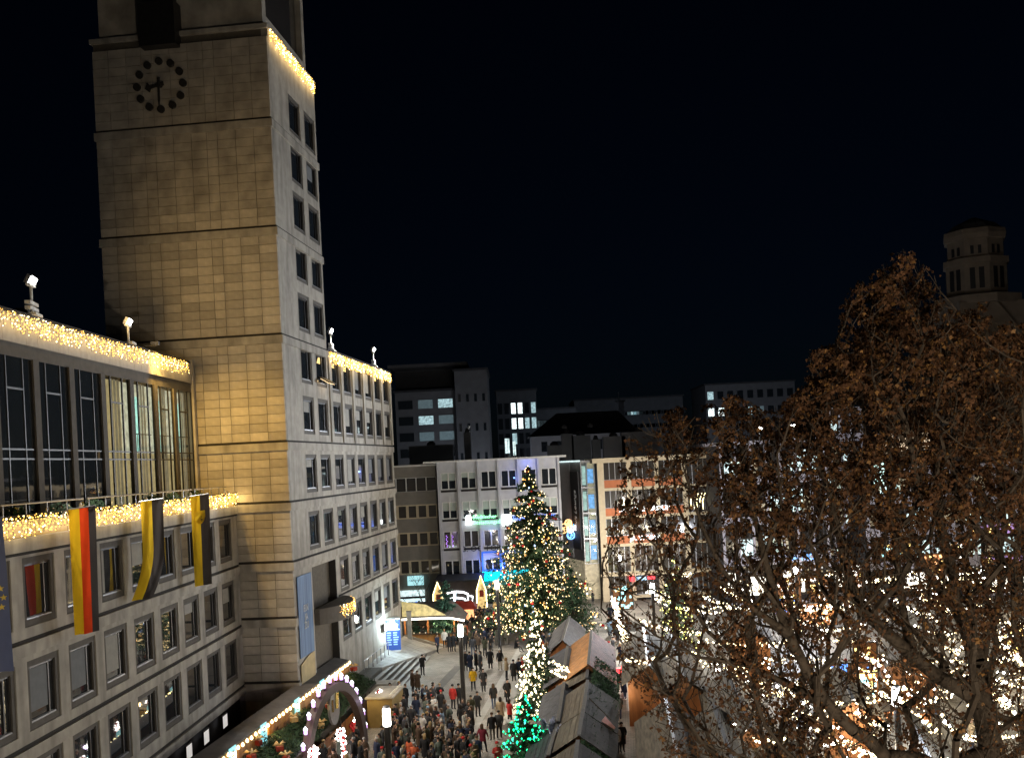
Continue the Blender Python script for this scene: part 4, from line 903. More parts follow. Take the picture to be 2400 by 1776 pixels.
GL = thing('glass_building', 'glass-fronted shop with blue lit displays beside the cream building', 'building', (a.x, a.y, 0)); Wg = b.x - a.x
mb = MB(); mb.box(0, Wg, .8, 6, 4.2, GLT); part('core', mb, M['lit_dim'], GL); mb = MB(); mb.box(0, Wg, .0, 6, GLT, GLT+.2); part('roof', mb, M['metal_grey'], GL)
for k in range(4):
    z0_ = 4.3 + (GLT-4.3)*k/4; f = MB(); f.ring(0, Wg, z0_, z0_+(GLT-4.3)/4-.02, .08, -.02, .1); f.box(Wg*.4, Wg*.4+.07, -.02, .1, z0_+.08, z0_+(GLT-4.3)/4-.1); w_ = part('window', f, M['metal_grey'], GL)
    mb = MB(); mb.quad((.05,.04,z0_), (Wg-.05,.04,z0_), (Wg-.05,.04,z0_+(GLT-4.3)/4-.03), (.05,.04,z0_+(GLT-4.3)/4-.03)); part('pane', mb, M['clear_glass'], w_)
    mb = MB(); mb.box(Wg*.48, Wg*.9, .4, .45, z0_+.5, z0_+2.2); part('poster', mb, emit('poster_blue', (.16,.40,.8), .9, .4), w_)
    mb = MB(); mb.box(Wg*.1, Wg*.36, .5, .55, z0_+.3, z0_+2.6); part('display', mb, emit('disp_teal', (.5,.75,.72), .5, .5), w_)
mb = MB(); mb.box(0, Wg, .5, 5, 0, 4.15); part('ground_floor', mb, M['lit_dim'], GL)
# hanging flower-shaped light ornaments in the passage
M['orn_o'] = emit('orn_o', (1.0,.55,.22), 2.0, .3); M['orn_b'] = emit('orn_b', (.16,.45,1.0), 2.4, .3); M['orn_w'] = emit('orn_w', (.85,.85,.95), 2.2, .3)
ORN = [(1320,1238,'o',22),(1332,1225,'o',16),(1337,1240,'w',16),(1338,1254,'b',18),(1352,1232,'b',16),(1356,1250,'b',18),(1371,1226,'b',16),(1371,1238,'b',16),(1380,1246,'b',17),(1389,1230,'o',15),(1334,1230,'o',14),(1351,1236,'w',12)]
t = thing('light_ornament', 'cluster of orange and blue round light ornaments hung across the passage', 'light ornament', at(1352,1238,126))
for (u, v, c, r_) in ORN:
    q = at(u, v, 126 + random.uniform(-.4,.4)) - t.location; rr = r_*126/2400*.5; mb = MB(); n = 14
    mb.tube([q + Vector((rr*math.cos(2*math.pi*k/n), 0, rr*math.sin(2*math.pi*k/n))) for k in range(n+1)], .06, 5)
    for k in range(26): an = random.uniform(0, 6.28); r0 = random.uniform(0, .9)*rr; mb.bulb(q + Vector((r0*math.cos(an), random.uniform(-.1,.1), r0*math.sin(an))), .075)
    part('disc', mb, M['orn_'+c], t)
mb = MB(); mb.tube([at(1303,1225,126)-t.location, at(1350,1222,126)-t.location, at(1400,1220,126)-t.location], .02, 4); part('cable', mb, M['cable'], t)
# ---- pale department store with fins, far right behind the tree
M['store'] = mat('store', (.50,.48,.56), .7, .1, 1.5)
def store(label, u0, u1, vtop, Y, fins, lit, rows=4):
    a, b = at(u0, 1100, Y), at(u1, 1100, Y); zt = at((u0+u1)/2, vtop, Y).z; Ww = b.x - a.x; t = thing('department_store', label, 'building', (a.x, Y, 0))
    mb = MB(); mb.box(0, Ww, 1.0, 20, 0, zt); part('core', mb, M['room_dark'], t)
    mb = MB(); mb.box(-.2, Ww+.2, -.3, 20, zt, zt+.35); part('roof', mb, M['store'], t)
    rh = zt/rows
    for r in range(rows):
        mb = MB(); mb.box(0, Ww, .3, 1.0, rh*r + (.1 if r == 0 else 0), rh*r+.9 if r else .3); part('spandrel', mb, M['store'], t)
        mb = MB(); mb.box(0, Ww, .8, .85, rh*r+.9, rh*(r+1)); part('glazing', mb, M['glass_b'], t)
        for q in range(lit):
            x = random.uniform(0, Ww-2); mb = MB(); mb.box(x, x+random.uniform(.6,2.2), .7, .75, rh*r+1.0+random.random()*.4, rh*r+rh*random.uniform(.5,.85)); part('lit_window', mb, M['lit_shop'] if r == 0 else (M['lit_dim'] if q % 2 else M['lit_cool']), t)
    n = int(Ww/fins)
    for k in range(n+1): mb = MB(); x = Ww*k/n; mb.box(x-.12, x+.12, -.02, .29, 3.4, zt); part('fin', mb, M['store'], t)
    return t
store('pale finned department store behind the tree, left section', 1690, 1935, 1038, 112, 1.45, 5)
store('taller pale finned tower section of the department store behind the tree', 1925, 2025, 962, 116, 1.0, 2, 6)
store('violet-tinted shop building behind the tree at the right', 2030, 2480, 1095, 110, 2.2, 8)
p = at(1880, 1306, 111); t = thing('lit_sign', 'blue glowing shop letters on the department store behind branches', 'sign', p); text_part('BA RKS', .95, M['orn_b'], t, (0,0,0), UPR, ext=.06); mb = MB(); mb.box(-1.6,1.6,.08,.12,-.6,-.5); part('rail', mb, M['metal_dark'], t)
p = at(2060, 1110, 109); t = thing('lit_window_bay', 'mint green lit stair window behind the tree', 'window', p); mb = MB(); mb.box(-.6,.6,0,.1,-1.2,1.2); part('pane', mb, emit('mint', (.65,.95,.85), 1.4), t); fr = MB(); fr.ring(-.7,.7,-1.3,1.3,.1,-.05,.1); part('frame', fr, M['metal_grey'], t)
for (u, v) in ((2075, 1040), (2125, 1035), (2170, 1030)):
    p = at(u, v, 118); t = thing('upper_window', 'warm lit attic window behind the tree, %s' % {2075:'left of three', 2125:'middle of three', 2170:'right of three'}[u], 'window', p); mb = MB(); mb.box(-.9,.9,0,.1,-1.1,1.1); part('pane', mb, emit('attic', (1,.75,.5), .8, .5), t); fr = MB(); fr.ring(-1,1,-1.2,1.2,.1,-.05,.1); part('frame', fr, M['store'], t)
# floodlights added on the store roof, behind the tree, to light the town hall
for k, (u, tg) in enumerate(((1780, (-12.5, 74, 30)), (1860, (-15, 58, 16)))):
    q = at(u, 1030, 112.6); q.z = at(1812, 1038, 112).z + .35
    f_, l_ = floodlight(['added floodlight on the department store roof, left one', 'added floodlight on the department store roof, right one'][k], q, (-.7, -.7, 0), 1.2); spot_light('floodlight_beam', l_, tg, [66000, 26000][k], (.86,.92,1.0), .75, .8, .3)
# ---- dark background buildings on the skyline
M['far_a'] = mat('far_a', (.16,.16,.17), .9, .12, .8); M['far_b'] = mat('far_b', (.10,.105,.115), .9, .12, .8); M['far_white'] = mat('far_white', (.30,.30,.33), .9, .1, .8)
def far_block(name, label, u0, u1, vtop, vbot, Y, m, wins=None, depth=20, roof=None, cat='building'):
    a, b = at(u0, vtop, Y), at(u1, vtop, Y); zt = at((u0+u1)/2, vtop, Y).z; Ww = b.x - a.x; t = thing(name, label, cat, (a.x, Y, 0))
    mb = MB(); mb.box(0, Ww, 0, depth, 0, zt); part('wall', mb, m, t)
    mb = MB(); mb.box(-.3, Ww+.3, -.3, depth, zt, zt+.4); part('roof', mb, M['roof_felt'], t)
    if wins:
        nc, nr, ww, wh, z0f, dz, lit = wins
        for r in range(nr):
            for c in range(nc):
                x = Ww*(c+.5)/nc; z = zt - z0f - dz*r; mb = MB(); mb.ring(x-ww/2, x+ww/2, z-wh, z, .1, -.06, .05); w_ = part('window', mb, m, t)
                mb = MB(); mb.box(x-ww/2+.1, x+ww/2-.1, -.03, .02, z-wh+.1, z-.1); part('pane', mb, lit.get((r,c), M['glass']), w_)
    return t
lc = emit('far_lit', (.55,.8,.85), .5, .7); lcb = emit('far_lit_b', (.8,.95,.95), 1.6, .5); lw = emit('far_lit_w', (.35,.5,.55), .12, .5)
far_block('far_building', 'dark grey far building with square windows right of the office wing', 925, 1066, 918, 1100, 190, M['far_a'], (3, 5, 2.9, 1.8, 1.4, 3.0, {(0,1):lw,(0,2):lc,(1,1):lc,(2,2):lw,(1,2):lw,(2,1):lw}))
far_block('far_building', 'far block with small paired windows and penthouse strip', 1064, 1140, 868, 1100, 188, M['far_a'], (4, 6, .7, 1.6, 4.2, 5.4, {}))
t = far_block('far_penthouse', 'dark penthouse with overhanging slab on the far building', 925, 1058, 868, 925, 196, M['far_b'], None, 12); mb = MB(); mb.box(-1, at(1066,868,196).x-at(925,868,196).x+2.5, -3, 10, at(995,868,196).z+.4, at(995,868,196).z+1.0); part('roof_slab', mb, M['far_a'], t)
far_block('far_tower', 'far glass office tower with bright upper floors', 1162, 1256, 916, 1100, 230, M['far_b'], (6, 7, 1.2, 2.6, 2.6, 3.4, {(0,2):lcb,(0,3):lcb,(1,2):lcb,(1,3):lcb,(1,4):lc,(2,2):lc,(0,5):lc,(1,5):lc}))
far_block('far_building', 'long low dark building right of the glass tower', 1200, 1350, 960, 1100, 240, M['far_b'], (10, 3, 3.8, 1.6, 2.4, 3.6, {(0,4):lw,(0,7):lc}))
far_block('far_building', 'long pale roofline building on the skyline', 1345, 1600, 934, 1100, 270, M['far_b'], (18, 2, 2.6, 1.0, 3.4, 3.4, {(0,3):lw,(0,9):lc,(0,10):lw}))
far_block('far_building', 'white office block with lit windows on the skyline near the tree', 1652, 1862, 898, 1100, 260, M['far_a'], (9, 2, 1.7, 2.2, 1.6, 4.2, {(0,0):lc,(1,0):lcb,(1,1):lcb,(1,4):lc,(1,5):lw}))
# white house with hipped roof
a = at(1245, 1030, 165); b = at(1490, 1030, 165); zt = at(1360, 1018, 165).z; Ww = b.x - a.x
t = thing('far_house', 'white house with dark hipped roof behind the sign building', 'house', (a.x, 165, 0)); mb = MB(); mb.box(0, Ww, 0, 12, 0, zt); part('wall', mb, M['far_white'], t)
zr = at(1400, 962, 168).z; mb = MB(); mb.add([(-.5,-.6,zt),(Ww+.5,-.6,zt),(Ww+.5,12.5,zt),(-.5,12.5,zt),(4.5,6,zr),(Ww-2,6,zr)], [(0,1,5,4),(1,2,5),(2,3,4,5),(3,0,4),(3,2,1,0)]); rf = part('roof', mb, M['roof_felt'], t)
for k in range(2): mb = MB(); x = 5.5+4.2*k; mb.lathe([(.45,0),(.45,.4),(.1,.75)], (x,-.05+1.6,zt+1.1), 8); part('dormer', mb, M['far_a'], rf)
for k in range(6): mb = MB(); x = 1.6+2.3*k; mb.box(x, x+.95, -.06, .0, zt-2.5, zt-.9); part('window', mb, M['glass'], t)
# rooftop clutter on the near roofs
for k, (u, v, w_, h_, lab) in enumerate(((1330,1030,1.6,1.6,'dark chimney stack with round cowl on the roof behind the passage'),(1362,1032,2.6,1.4,'boxy dark roof hut beside the chimney stack'),(1398,1040,1.1,1.2,'slim dark chimney pot right of the roof hut'),(1300,1052,2.0,1.0,'flat dark roof unit above the slatted building'),(1440,1035,3.0,1.5,'pale boxed roof plant above the cream building'),(1500,1030,5.0,2.2,'brown roof hut above the cream building'),(1095,1035,.9,2.6,'round topped chimney behind the olive grey building'),(1010,1055,6.0,1.4,'low dark roof structures behind the olive grey building'))):
    q = at(u, v, 140); zb_ = 14.0; t = thing('roof_structure', lab, 'roof structure', (q.x, 140, 0)); mb = MB(); mb.box(-w_/2, w_/2, 0, 2, zb_, q.z+h_/2); part('body', mb, M['far_b'] if k not in (4,5) else M['far_a'], t)
    mb = MB(); mb.lathe([(.5*min(1,w_/2)+.1,0),(.55*min(1,w_/2),.3),(.2,.6)], (0,1,q.z+h_/2), 8); part('cowl', mb, M['roof_felt'], t)
q = at(1190, 1055, 125); t = thing('roof_beacon', 'bright white lamp cluster on the white building roof', 'lamp', (q.x, 125, FT+.2)); mb = MB(); mb.tube([(0,0,0),(0,0,2.2)], .06, 6); mb.tube([(.8,0,0),(.8,0,1.9)], .06, 6); part('mast', mb, M['metal_grey'], t); mb = MB(); mb.box(-.3,.25,-.05,.1,.6,2.4); mb.box(.65,1.0,-.05,.1,.3,2.0); part('lamp', mb, M['lit_cool'], t)
# far mast
q = at(1455, 930, 200); t = thing('roof_mast', 'tall dark antenna mast on the skyline', 'mast', (q.x, 200, 0)); mb = MB(); mb.box(-.5,.5,-.5,.5,15,q.z-1); part('shaft', mb, M['far_b'], t); mb = MB(); mb.box(-1.2,.8,-.3,.3,q.z-1,q.z-.6); mb.tube([(-.4,0,q.z-.6),(-.4,0,q.z+1)], .08, 5); part('antenna', mb, M['far_b'], t)
# church tower
Yc = 150; c = at(2290, 700, Yc); CH = thing('church_tower', 'dim octagonal church tower rising behind the brown tree', 'church tower', (c.x, Yc, 0))
M['church'] = mat('church', (.16,.13,.10), .9, .15, .8, .2, 6)
zA, zB, zC, zD = at(2290,700,Yc).z, at(2290,620,Yc).z, at(2290,560,Yc).z, at(2290,530,Yc).z
mb = MB(); mb.lathe([(4.35,zA),(4.35,zB-.4),(4.7,zB-.3),(4.7,zB+.5)], n=8); part('lower_drum', mb, M['church'], CH)
mb = MB(); mb.lathe([(4.0,zB+.5),(4.0,zC-.6),(4.35,zC-.5),(4.5,zC+.2),(4.4,zC+.9)], n=8); part('upper_drum', mb, M['church'], CH)
mb = MB(); mb.lathe([(4.1,zC+.9),(3.0,zD),(.3,zD+1.2)], n=8); part('cap', mb, M['roof_felt'], CH)
for k in range(8):
    an = math.pi*2*(k+.5)/8; mb = MB(); p = Vector((3.72*math.cos(an), 3.72*math.sin(an), 0)); tq = Vector((-math.sin(an), math.cos(an), 0))
    for s_ in (-.5, .5): mb.obox(p + tq*s_ + Vector((0,0,zB+1.6)), tq*.22, Vector((math.cos(an), math.sin(an), 0))*.06, Vector((0,0,.6)))
    for s_ in (-.6, .6): mb.obox(p*1.085 + tq*s_ + Vector((0,0,(zA+zB)/2)), tq*.35, Vector((math.cos(an), math.sin(an), 0))*.06, Vector((0,0,1.5)))
    part('belfry_opening', mb, M['black'], CH)
mb = MB(); mb.box(-4.7,4.7,-4.7,4.7,0,zA-1.0); mb.lathe([(6.2,zA-1.2),(6.2,zA)], n=8); part('shaft', mb, M['church'], CH)
mb = MB(); mb.add([(-6.5,-5.2,zA-9),(6.5,-5.2,zA-9),(0,-5.2,zA-.6),(-6.5,-4.8,zA-9),(6.5,-4.8,zA-9),(0,-4.8,zA-.6)], [(0,1,2),(5,4,3),(0,3,4,1),(1,4,5,2),(2,5,3,0)]); part('gable', mb, M['church'], CH)
# ================================================================== THINGS ON THE SQUARE
# ---- street lamps: dark post, luminous cylinder head
M['lamp_head'] = emit('lamp_head', (1.0, 0.97, 0.9), 6.0)
def street_lamp(label, base, h):
    t = thing('street_lamp', label, 'street lamp', base, 0, 'street lamps on the square')
    mb = MB(); mb.lathe([(.20,0),(.19,.3),(.16,.35),(.145,h-.9),(.16,h-.85)], n=12); part('post', mb, M['metal_dark'], t, smooth=True)
    mb = MB(); mb.lathe([(.15,h-.85),(.175,h-.82),(.175,h-.12),(.15,h-.06)], n=14); hd = part('lamp_head', mb, M['lamp_head'], t)
    mb = MB(); mb.lathe([(.03,h-.7),(.03,h-.3)], (0,-.17,0), 6); part('lamp_core', mb, M['metal_grey'], hd)
    mb = MB(); mb.lathe([(.16,h-.06),(.17,h),(.1,h+.05)], n=12); part('cap', mb, M['metal_grey'], t)
    return t
def lamp_base(u, v, h):        # head top at pixel (u, v)
    p = gp(u, v, h); return Vector((p.x, p.y, 0))
LH = 6.6
LP = [('tall dark street lamp rising from the crowd in the foreground', lamp_base(905, 1655, LH)), ('tall dark street lamp in the middle of the square', lamp_base(1078, 1461, LH)), ('distant street lamp in front of the black marquee', lamp_base(1164, 1358, LH))]
for lab, b in LP: street_lamp(lab, b, LH)
d12 = LP[0][1] - LP[1][1]
b4 = LP[0][1] + d12; street_lamp('added unseen street lamp in line with the row, nearest the town hall wing', b4, LH)  # not in view, added to light the wing and the plaza
LAMPC = (1.0, 0.93, 0.82)
for b, pw_ in ((LP[0][1], 130), (LP[1][1], 900), (LP[2][1], 1500), (b4, 110), (b4 + d12, 600)):
    for q in range(3):
        an = q*2.1; point_light('street_lamp_light', b + Vector((.34*math.cos(an), .34*math.sin(an), LH-.5)), pw_/3, LAMPC, .12)
street_lamp('added unseen street lamp in line with the row, below the viewpoint', b4 + d12, LH)  # unseen as well, added for its light
# added lamps, out of view or behind trees and houses, lighting tree and facades
added_lamps = [((4.5, 7), 7500, (1,.86,.68), 'added street lamp below the viewpoint, left of the plane tree'), ((26, 8), 8500, (1,.86,.68), 'added street lamp right of the plane tree'), ((16, 44), 3000, (.84,.91,1), 'added street lamp behind the plane tree'), ((11, 84), 3200, (.84,.91,1), 'added street lamp between the right market huts'), ((25, 92), 5200, (.88,.9,1), 'added street lamp before the department store'), ((11, 110), 4200, LAMPC, 'added street lamp before the cream building'), ((-14, 150), 1600, (.8,.88,1), 'added back street lamp behind the olive grey building'), ((8, 150), 1200, (.8,.88,1), 'added back street lamp behind the passage'), ((-6, 178), 2600, (.8,.88,1), 'added back street lamp below the far blocks'), ((48, 215), 7000, (.8,.88,1), 'added back street lamp below the lit skyline office block'), ((22, 200), 5000, (.75,.85,1), 'added back street lamp below the skyline buildings'), ((8.2, 134), 1100, (1,.95,.86), 'added street lamp in the far passage'), ((60, 130), 900, (1,.8,.6), 'added street lamp near the church')]
for (x, y), pw_, c_, lab in added_lamps:
    street_lamp(lab, Vector((x, y, 0)), LH)
    for q in range(2): point_light('street_lamp_light', Vector((x + .34*(2*q-1), y, LH-.5)), pw_/2, c_, .12)  # light of the added lamps

# ---- advertising cube on the terrace and its bright wall lamp
pc = gp(922, 1527, 1.15); PCt = thing('poster_column', 'lit poster column with dark blue programme panel on the terrace', 'poster column', pc, RAD(8))
mb = MB(); mb.box(-.66,.66,-.6,.6,.12,2.95); mb.box(-.5,.5,-.5,.5,-.4,.12); part('body', mb, M['white_paint'], PCt)
M['poster_navy'] = emit('poster_navy', (.02,.07,.30), .55); M['poster_white'] = emit('poster_white', (.8,.95,1.0), 1.4); M['poster_pink'] = emit('poster_pink', (.85,.45,.6), .6)
mb = MB(); mb.box(-.66,.66,-.615,-.602,.25,2.88); part('front_poster', mb, M['poster_navy'], PCt)
mb = MB(); mb.slab([(-.4,-.622,2.1),(.4,-.622,2.1),(.5,-.622,2.45),(.25,-.622,2.6),(.2,-.622,2.82),(-.2,-.622,2.82),(-.25,-.622,2.6),(-.5,-.622,2.45)], (0,.004,0)); mb.box(-.6,.6,-.624,-.618,1.98,2.06); part('poster_picture', mb, M['poster_white'], PCt)
mb = MB()
for k in range(6):
    for q in (-1, 1): x = .05 if q > 0 else -.5; mb.box(x, x+random.uniform(.3,.45), -.622, -.618, 1.7-.2*k, 1.8-.2*k)
part('poster_text', mb, emit('poster_text', (.35,.55,.95), .6), PCt)
mb = MB(); mb.box(-.675,-.662,-.56,.56,.25,1.45); part('side_poster', mb, M['poster_pink'], PCt); mb = MB(); mb.box(-.675,-.662,-.56,.56,1.46,2.88); part('side_poster', mb, M['poster_white'], PCt)
wl = w1(22.6, 0.25, 3.6); WLt = thing('wall_lamp', 'glaring cold lamp on the wing wall beside the poster column', 'lamp', wl, RZ1)
mb = MB(); mb.box(-.35,.35,-.06,.12,-.3,.3); part('housing', mb, M['metal_grey'], WLt); mb = MB(); mb.box(-.3,.3,-.07,-.062,-.26,.26); part('lens', mb, M['bulb_white'], WLt)
COLD = (0.72, 0.92, 1.0)
point_light('wall_lamp_light', w1(22.6, 0.75, 3.6), 320, COLD, .2); point_light('wall_lamp_light', w1(23.0, 2.0, 4.4), 420, COLD, .2)
# plaza-facing lantern posts by the column
t = thing('bollard_post', 'beige square post at the far corner of the terrace', 'post', w1(30.6, 0.6, TZ)); mb = MB(); mb.box(-.2,.2,-.2,.2,-1.5,2.2); mb.box(-.24,.24,-.24,.24,2.2,2.3); part('shaft', mb, M['stone'], t)

# ---- conifers ----------------------------------------------------------------
TIPS = {}
def conifer(name, label, base, h, r, n, m, size, group=None, trunk=0.5, tiers=14, rnd=None, cat='fir tree', bare=0.12, ragged=0.2, lean=(0,0), tp_=.76):
    rnd = rnd or random.Random(int(h*100)); t = thing(name, label, cat, base, rnd.random()*6, group)
    ax = lambda z: Vector((lean[0]*z, lean[1]*z, z))
    mb = MB(); mb.tube([ax(0), ax(h*.5), ax(h*.97)], [h*.018+.04, h*.012+.03, .02], 7); part('trunk', mb, M['bark'], t)
    mb = MB(); lm = MB(); tips = []
    for ti in range(tiers):
        f = ti/(tiers-1); z = h*(bare + (1-bare)*f); rr = r*(1-f)**tp_ + .06
        nb_ = max(5, int(13*(1-f))+4)
        for k in range(nb_):
            an = 2*math.pi*(k + rnd.random()*.9)/nb_; L_ = rr*rnd.uniform(1-ragged*1.4, 1+ragged); d = Vector((math.cos(an), math.sin(an), 0)); z_ = z + rnd.uniform(-.4,.4)*h/tiers; o_ = ax(z_); tip = o_ + d*L_ + Vector((0,0,-.20*L_ + .05 + rnd.gauss(0,.05)*L_)); tips.append((o_, tip, L_))
            lm.tube([o_, o_ + d*L_*.5 + Vector((0,0,-.06*L_)), tip], [.02+.006*h*(1-f), .015, .006], 3, cap=False)
            nn = max(6, int(n/(tiers*nb_)*(L_/r+.25)*1.6))
            for q in range(nn):
                s = rnd.uniform(.1,1.03); p = o_.lerp(tip, s) + Vector((rnd.gauss(0,1), rnd.gauss(0,1), rnd.gauss(0,.6)))*.13*L_*(.5+.5*s)**.5*.6
                dd = (d + Vector((rnd.gauss(0,.7), rnd.gauss(0,.7), rnd.gauss(-.1,.5)))).normalized(); sd = dd.cross(Vector((rnd.gauss(0,.3), rnd.gauss(0,.3), 1))).normalized(); S = size*rnd.uniform(.6,1.4)
                mb.add([p - dd*S*.4 + sd*S*.22, p + dd*S, p - dd*S*.4 - sd*S*.22], [(0,1,2)])
    part('limbs', lm, M['bark'], t, kind='stuff'); part('crown', mb, m, t, kind='stuff'); TIPS[t.name] = tips; return t
def tree_lights(t, n, m, rad, rnd, name='lights', elong=1.3, inner=.3, jit=.1):
    mb = MB(); tips = TIPS[t.name]; wt = [q[2]+.5 for q in tips]
    for (o_, tip, L_) in rnd.choices(tips, wt, k=n):
        s = rnd.uniform(inner, 1.05)**.8; p = o_.lerp(tip, s) + Vector((rnd.gauss(0,jit), rnd.gauss(0,jit), rnd.gauss(0,jit)))
        mb.bulb(p, rad*rnd.uniform(.65,1.25), e=elong)
    return part(name, mb, m, t, kind='stuff')
tb = gp(1268, 1500, 0); TH = at(1232, 1100, tb.y).z
XT = conifer('christmas_tree', 'huge fir with thousands of warm lights in the square', tb, TH, 5.1, 26000, M['fir'], .32, tiers=24, rnd=random.Random(5), cat='christmas tree', bare=.15, ragged=.22, tp_=.78)
XT.rotation_euler = (0, RAD(-1.6), 0)
rx = random.Random(9)
tree_lights(XT, 1500, emit('bulb_tree', (1.0,.74,.36), 4.2, .5), .062, rx, jit=.14)
tree_lights(XT, 240, emit('bulb_amber', (1.0,.50,.12), 3.0), .07, rx, 'amber_lights', jit=.14)
tree_lights(XT, 60, emit('bulb_icy', (.45,.6,1.0), 2.5), .08, rx, 'blue_lights', jit=.14)
M['bauble_red'] = mat('bauble_red', (.45,.02,.02), .2); M['bauble_white'] = mat('bauble_white', (.7,.65,.6), .3)
bm_ = MB(); bm_.lathe([(.02,-.14),(.13,-.08),(.16,0),(.13,.08),(.02,.14)], n=7); bme = bm_.mesh('bauble', M['bauble_red'], True)
for (o_, tip, L_) in rx.sample(TIPS[XT.name], 70): link('bauble', bme, XT, o_.lerp(tip, .98) - Vector((0,0,.1)))
for (dz, dr, an, pw_) in ((.25,5.2,-1.6,70),(.3,5.2,-2.6,60),(.3,5.2,-.5,60),(.55,3.6,-1.6,50),(.55,3.4,-2.8,35),(.8,2.0,-1.5,25)):
    point_light('tree_glow', tb + Vector((dr*math.cos(an), dr*math.sin(an), TH*dz)), pw_, (1.0,.78,.45), .15)
# small warm-lit spire fir and green-lit fir at the stall row
b1 = gp(1262, 1672, 0); h1 = at(1283, 1462, b1.y).z
T1 = conifer('lit_fir', 'slim fir wrapped in dense warm white lights beside the huts', b1, h1, 1.45, 5200, M['fir'], .2, tiers=16, rnd=random.Random(21), bare=.06); tree_lights(T1, 420, M['bulb_warm'], .06, random.Random(2), 'lights', 1.5, .6); tree_lights(T1, 90, emit('bulb_pale', (1,.93,.7), 5), .085, random.Random(3), 'big_lights', 1.2, .7)
for k in range(3): point_light('lit_fir_glow', b1 + Vector((-1.6,-.9,1.0+1.8*k)), 34, (1,.86,.55), .1)
b2 = gp(1240, 1852, 0); h2 = at(1238, 1632, b2.y).z
T2 = conifer('lit_fir', 'broad fir covered in emerald green lights at the picture bottom', b2, h2, 2.0, 7000, M['fir'], .2, tiers=16, rnd=random.Random(31), bare=.06); tree_lights(T2, 420, M['bulb_green'], .05, random.Random(4), 'lights', 1.5, .6); tree_lights(T2, 80, emit('bulb_aqua', (.08,.9,.7), 3.0), .05, random.Random(6), 'aqua_lights', 1.5, .6)
point_light('green_fir_glow', b2 + Vector((.3,-1.9,2.6)), 26, (.05,1,.6), .1); point_light('green_fir_glow', b2 + Vector((1.9,.2,1.9)), 20, (.05,1,.6), .1)
# green bulb chain from the fir to the hut eave
ga, gb = at(1262, 1716, b2.y+1), at(1305, 1745, b2.y+1.3); t = thing('bulb_chain', 'short chain of green bulbs from the green fir to the hut eave', 'string lights', ga)
mb = MB(); [mb.bulb((gb-ga)*(k/13) + Vector((0,0,-.15*math.sin(math.pi*k/13))), .06) for k in range(14)]; part('bulbs', mb, M['bulb_green'], t); mb = MB(); mb.tube([(0,0,0), (gb-ga)*.5 - Vector((0,0,.15)), gb-ga], .012, 4); part('cable', mb, M['cable'], t)
# firs beside the bar stall, little blue spruce
conifer('fir_tree', 'leaning dark fir on the bar stall roof', at(1040, 1482, 98), 4.9, 1.7, 4200, M['fir_blue'], .26, tiers=12, rnd=random.Random(41), bare=.02, lean=(-.12,0))
conifer('fir_tree', 'bushy little blue-green spruce beside the bar counter', gp(975, 1506, .05), 2.1, 1.0, 2600, M['fir_blue'], .16, tiers=9, rnd=random.Random(43), bare=.03)
conifer('fir_tree', 'dark unlit fir mass at the right foot of the big lit fir', gp(1345, 1470, 1.8), 5.0, 2.3, 3200, M['fir'], .28, tiers=10, rnd=random.Random(45), bare=.02)
conifer('fir_tree', 'dark unlit fir among the huts near the middle of the row', gp(1290, 1690, 0), 4.6, 1.3, 2200, M['fir'], .2, tiers=10, rnd=random.Random(47), bare=.04)

# ---- bar stall with lit eave, far left of the square
bb = gp(1030, 1512, 0); BS = thing('bar_stall', 'wooden bar stall with glowing eaves beyond the steps', 'stall', bb, RAD(-4))
mb = MB()
mb.box(-3.2,1.6,-.1,.1,0,1.15); part('counter', mb, M['wood'], BS)
for k in range(7): mb = MB(); x = -3.15+.68*k; mb.box(x, x+.64, -.14, -.102, .05, 1.05); part('counter_panel', mb, M['board_orange'], BS)
mb = MB(); mb.box(-3.3,1.7,-.3,.35,1.15,1.22); part('counter_top', mb, M['wood_dark'], BS)
for x in (-3.2,-1.0,1.5): mb = MB(); mb.box(x-.08,x+.08,-.1,.06,1.22,2.75); part('post', mb, M['wood'], BS)
mb = MB(); mb.add([(-5.0,-.9,2.45),(-3.4,-1.2,2.8),(1.2,-1.2,2.8),(2.6,-.9,2.45),(1.2,2.4,3.9),(-3.4,2.4,3.9),(-5,2.4,2.6),(2.6,2.4,2.6)], [(0,1,5,6),(1,2,4,5),(2,3,7,4)]); part('roof', mb, M['stall_roof'], BS)
M['tube_white'] = emit('tube_white', (1,.93,.78), 7.0)
mb = MB(); mb.tube([(-5.0,-.92,2.42),(-3.4,-1.22,2.76),(-1.7,-1.22,2.78),(1.2,-1.22,2.76),(2.6,-.92,2.42)], .085, 6); part('eave_light', mb, M['tube_white'], BS)
mb = MB(); mb.box(-3.2,1.5,2.3,2.4,0,3.3); part('rear_wall', mb, M['wood_dark'], BS)
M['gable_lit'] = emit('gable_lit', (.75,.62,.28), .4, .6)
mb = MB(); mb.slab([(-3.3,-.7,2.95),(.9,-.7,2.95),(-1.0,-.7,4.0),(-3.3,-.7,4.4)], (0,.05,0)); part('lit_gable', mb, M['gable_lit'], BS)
for k in range(8): mb = MB(); mb.lathe([(.04,0),(.05,.14)], (-2.9+.55*k,-.15,1.22), 6); part('mug', mb, M['white_paint'], BS)
for x in (-2.6,-.4,1.2): point_light('bar_glow', bb + Vector((x,-.7,2.3)), 55, (1,.72,.36), .1)
mb = MB(); mb.box(-5.4,-3.9,1.0,1.1,0,2.5); part('side_door', mb, M['wood'], BS)
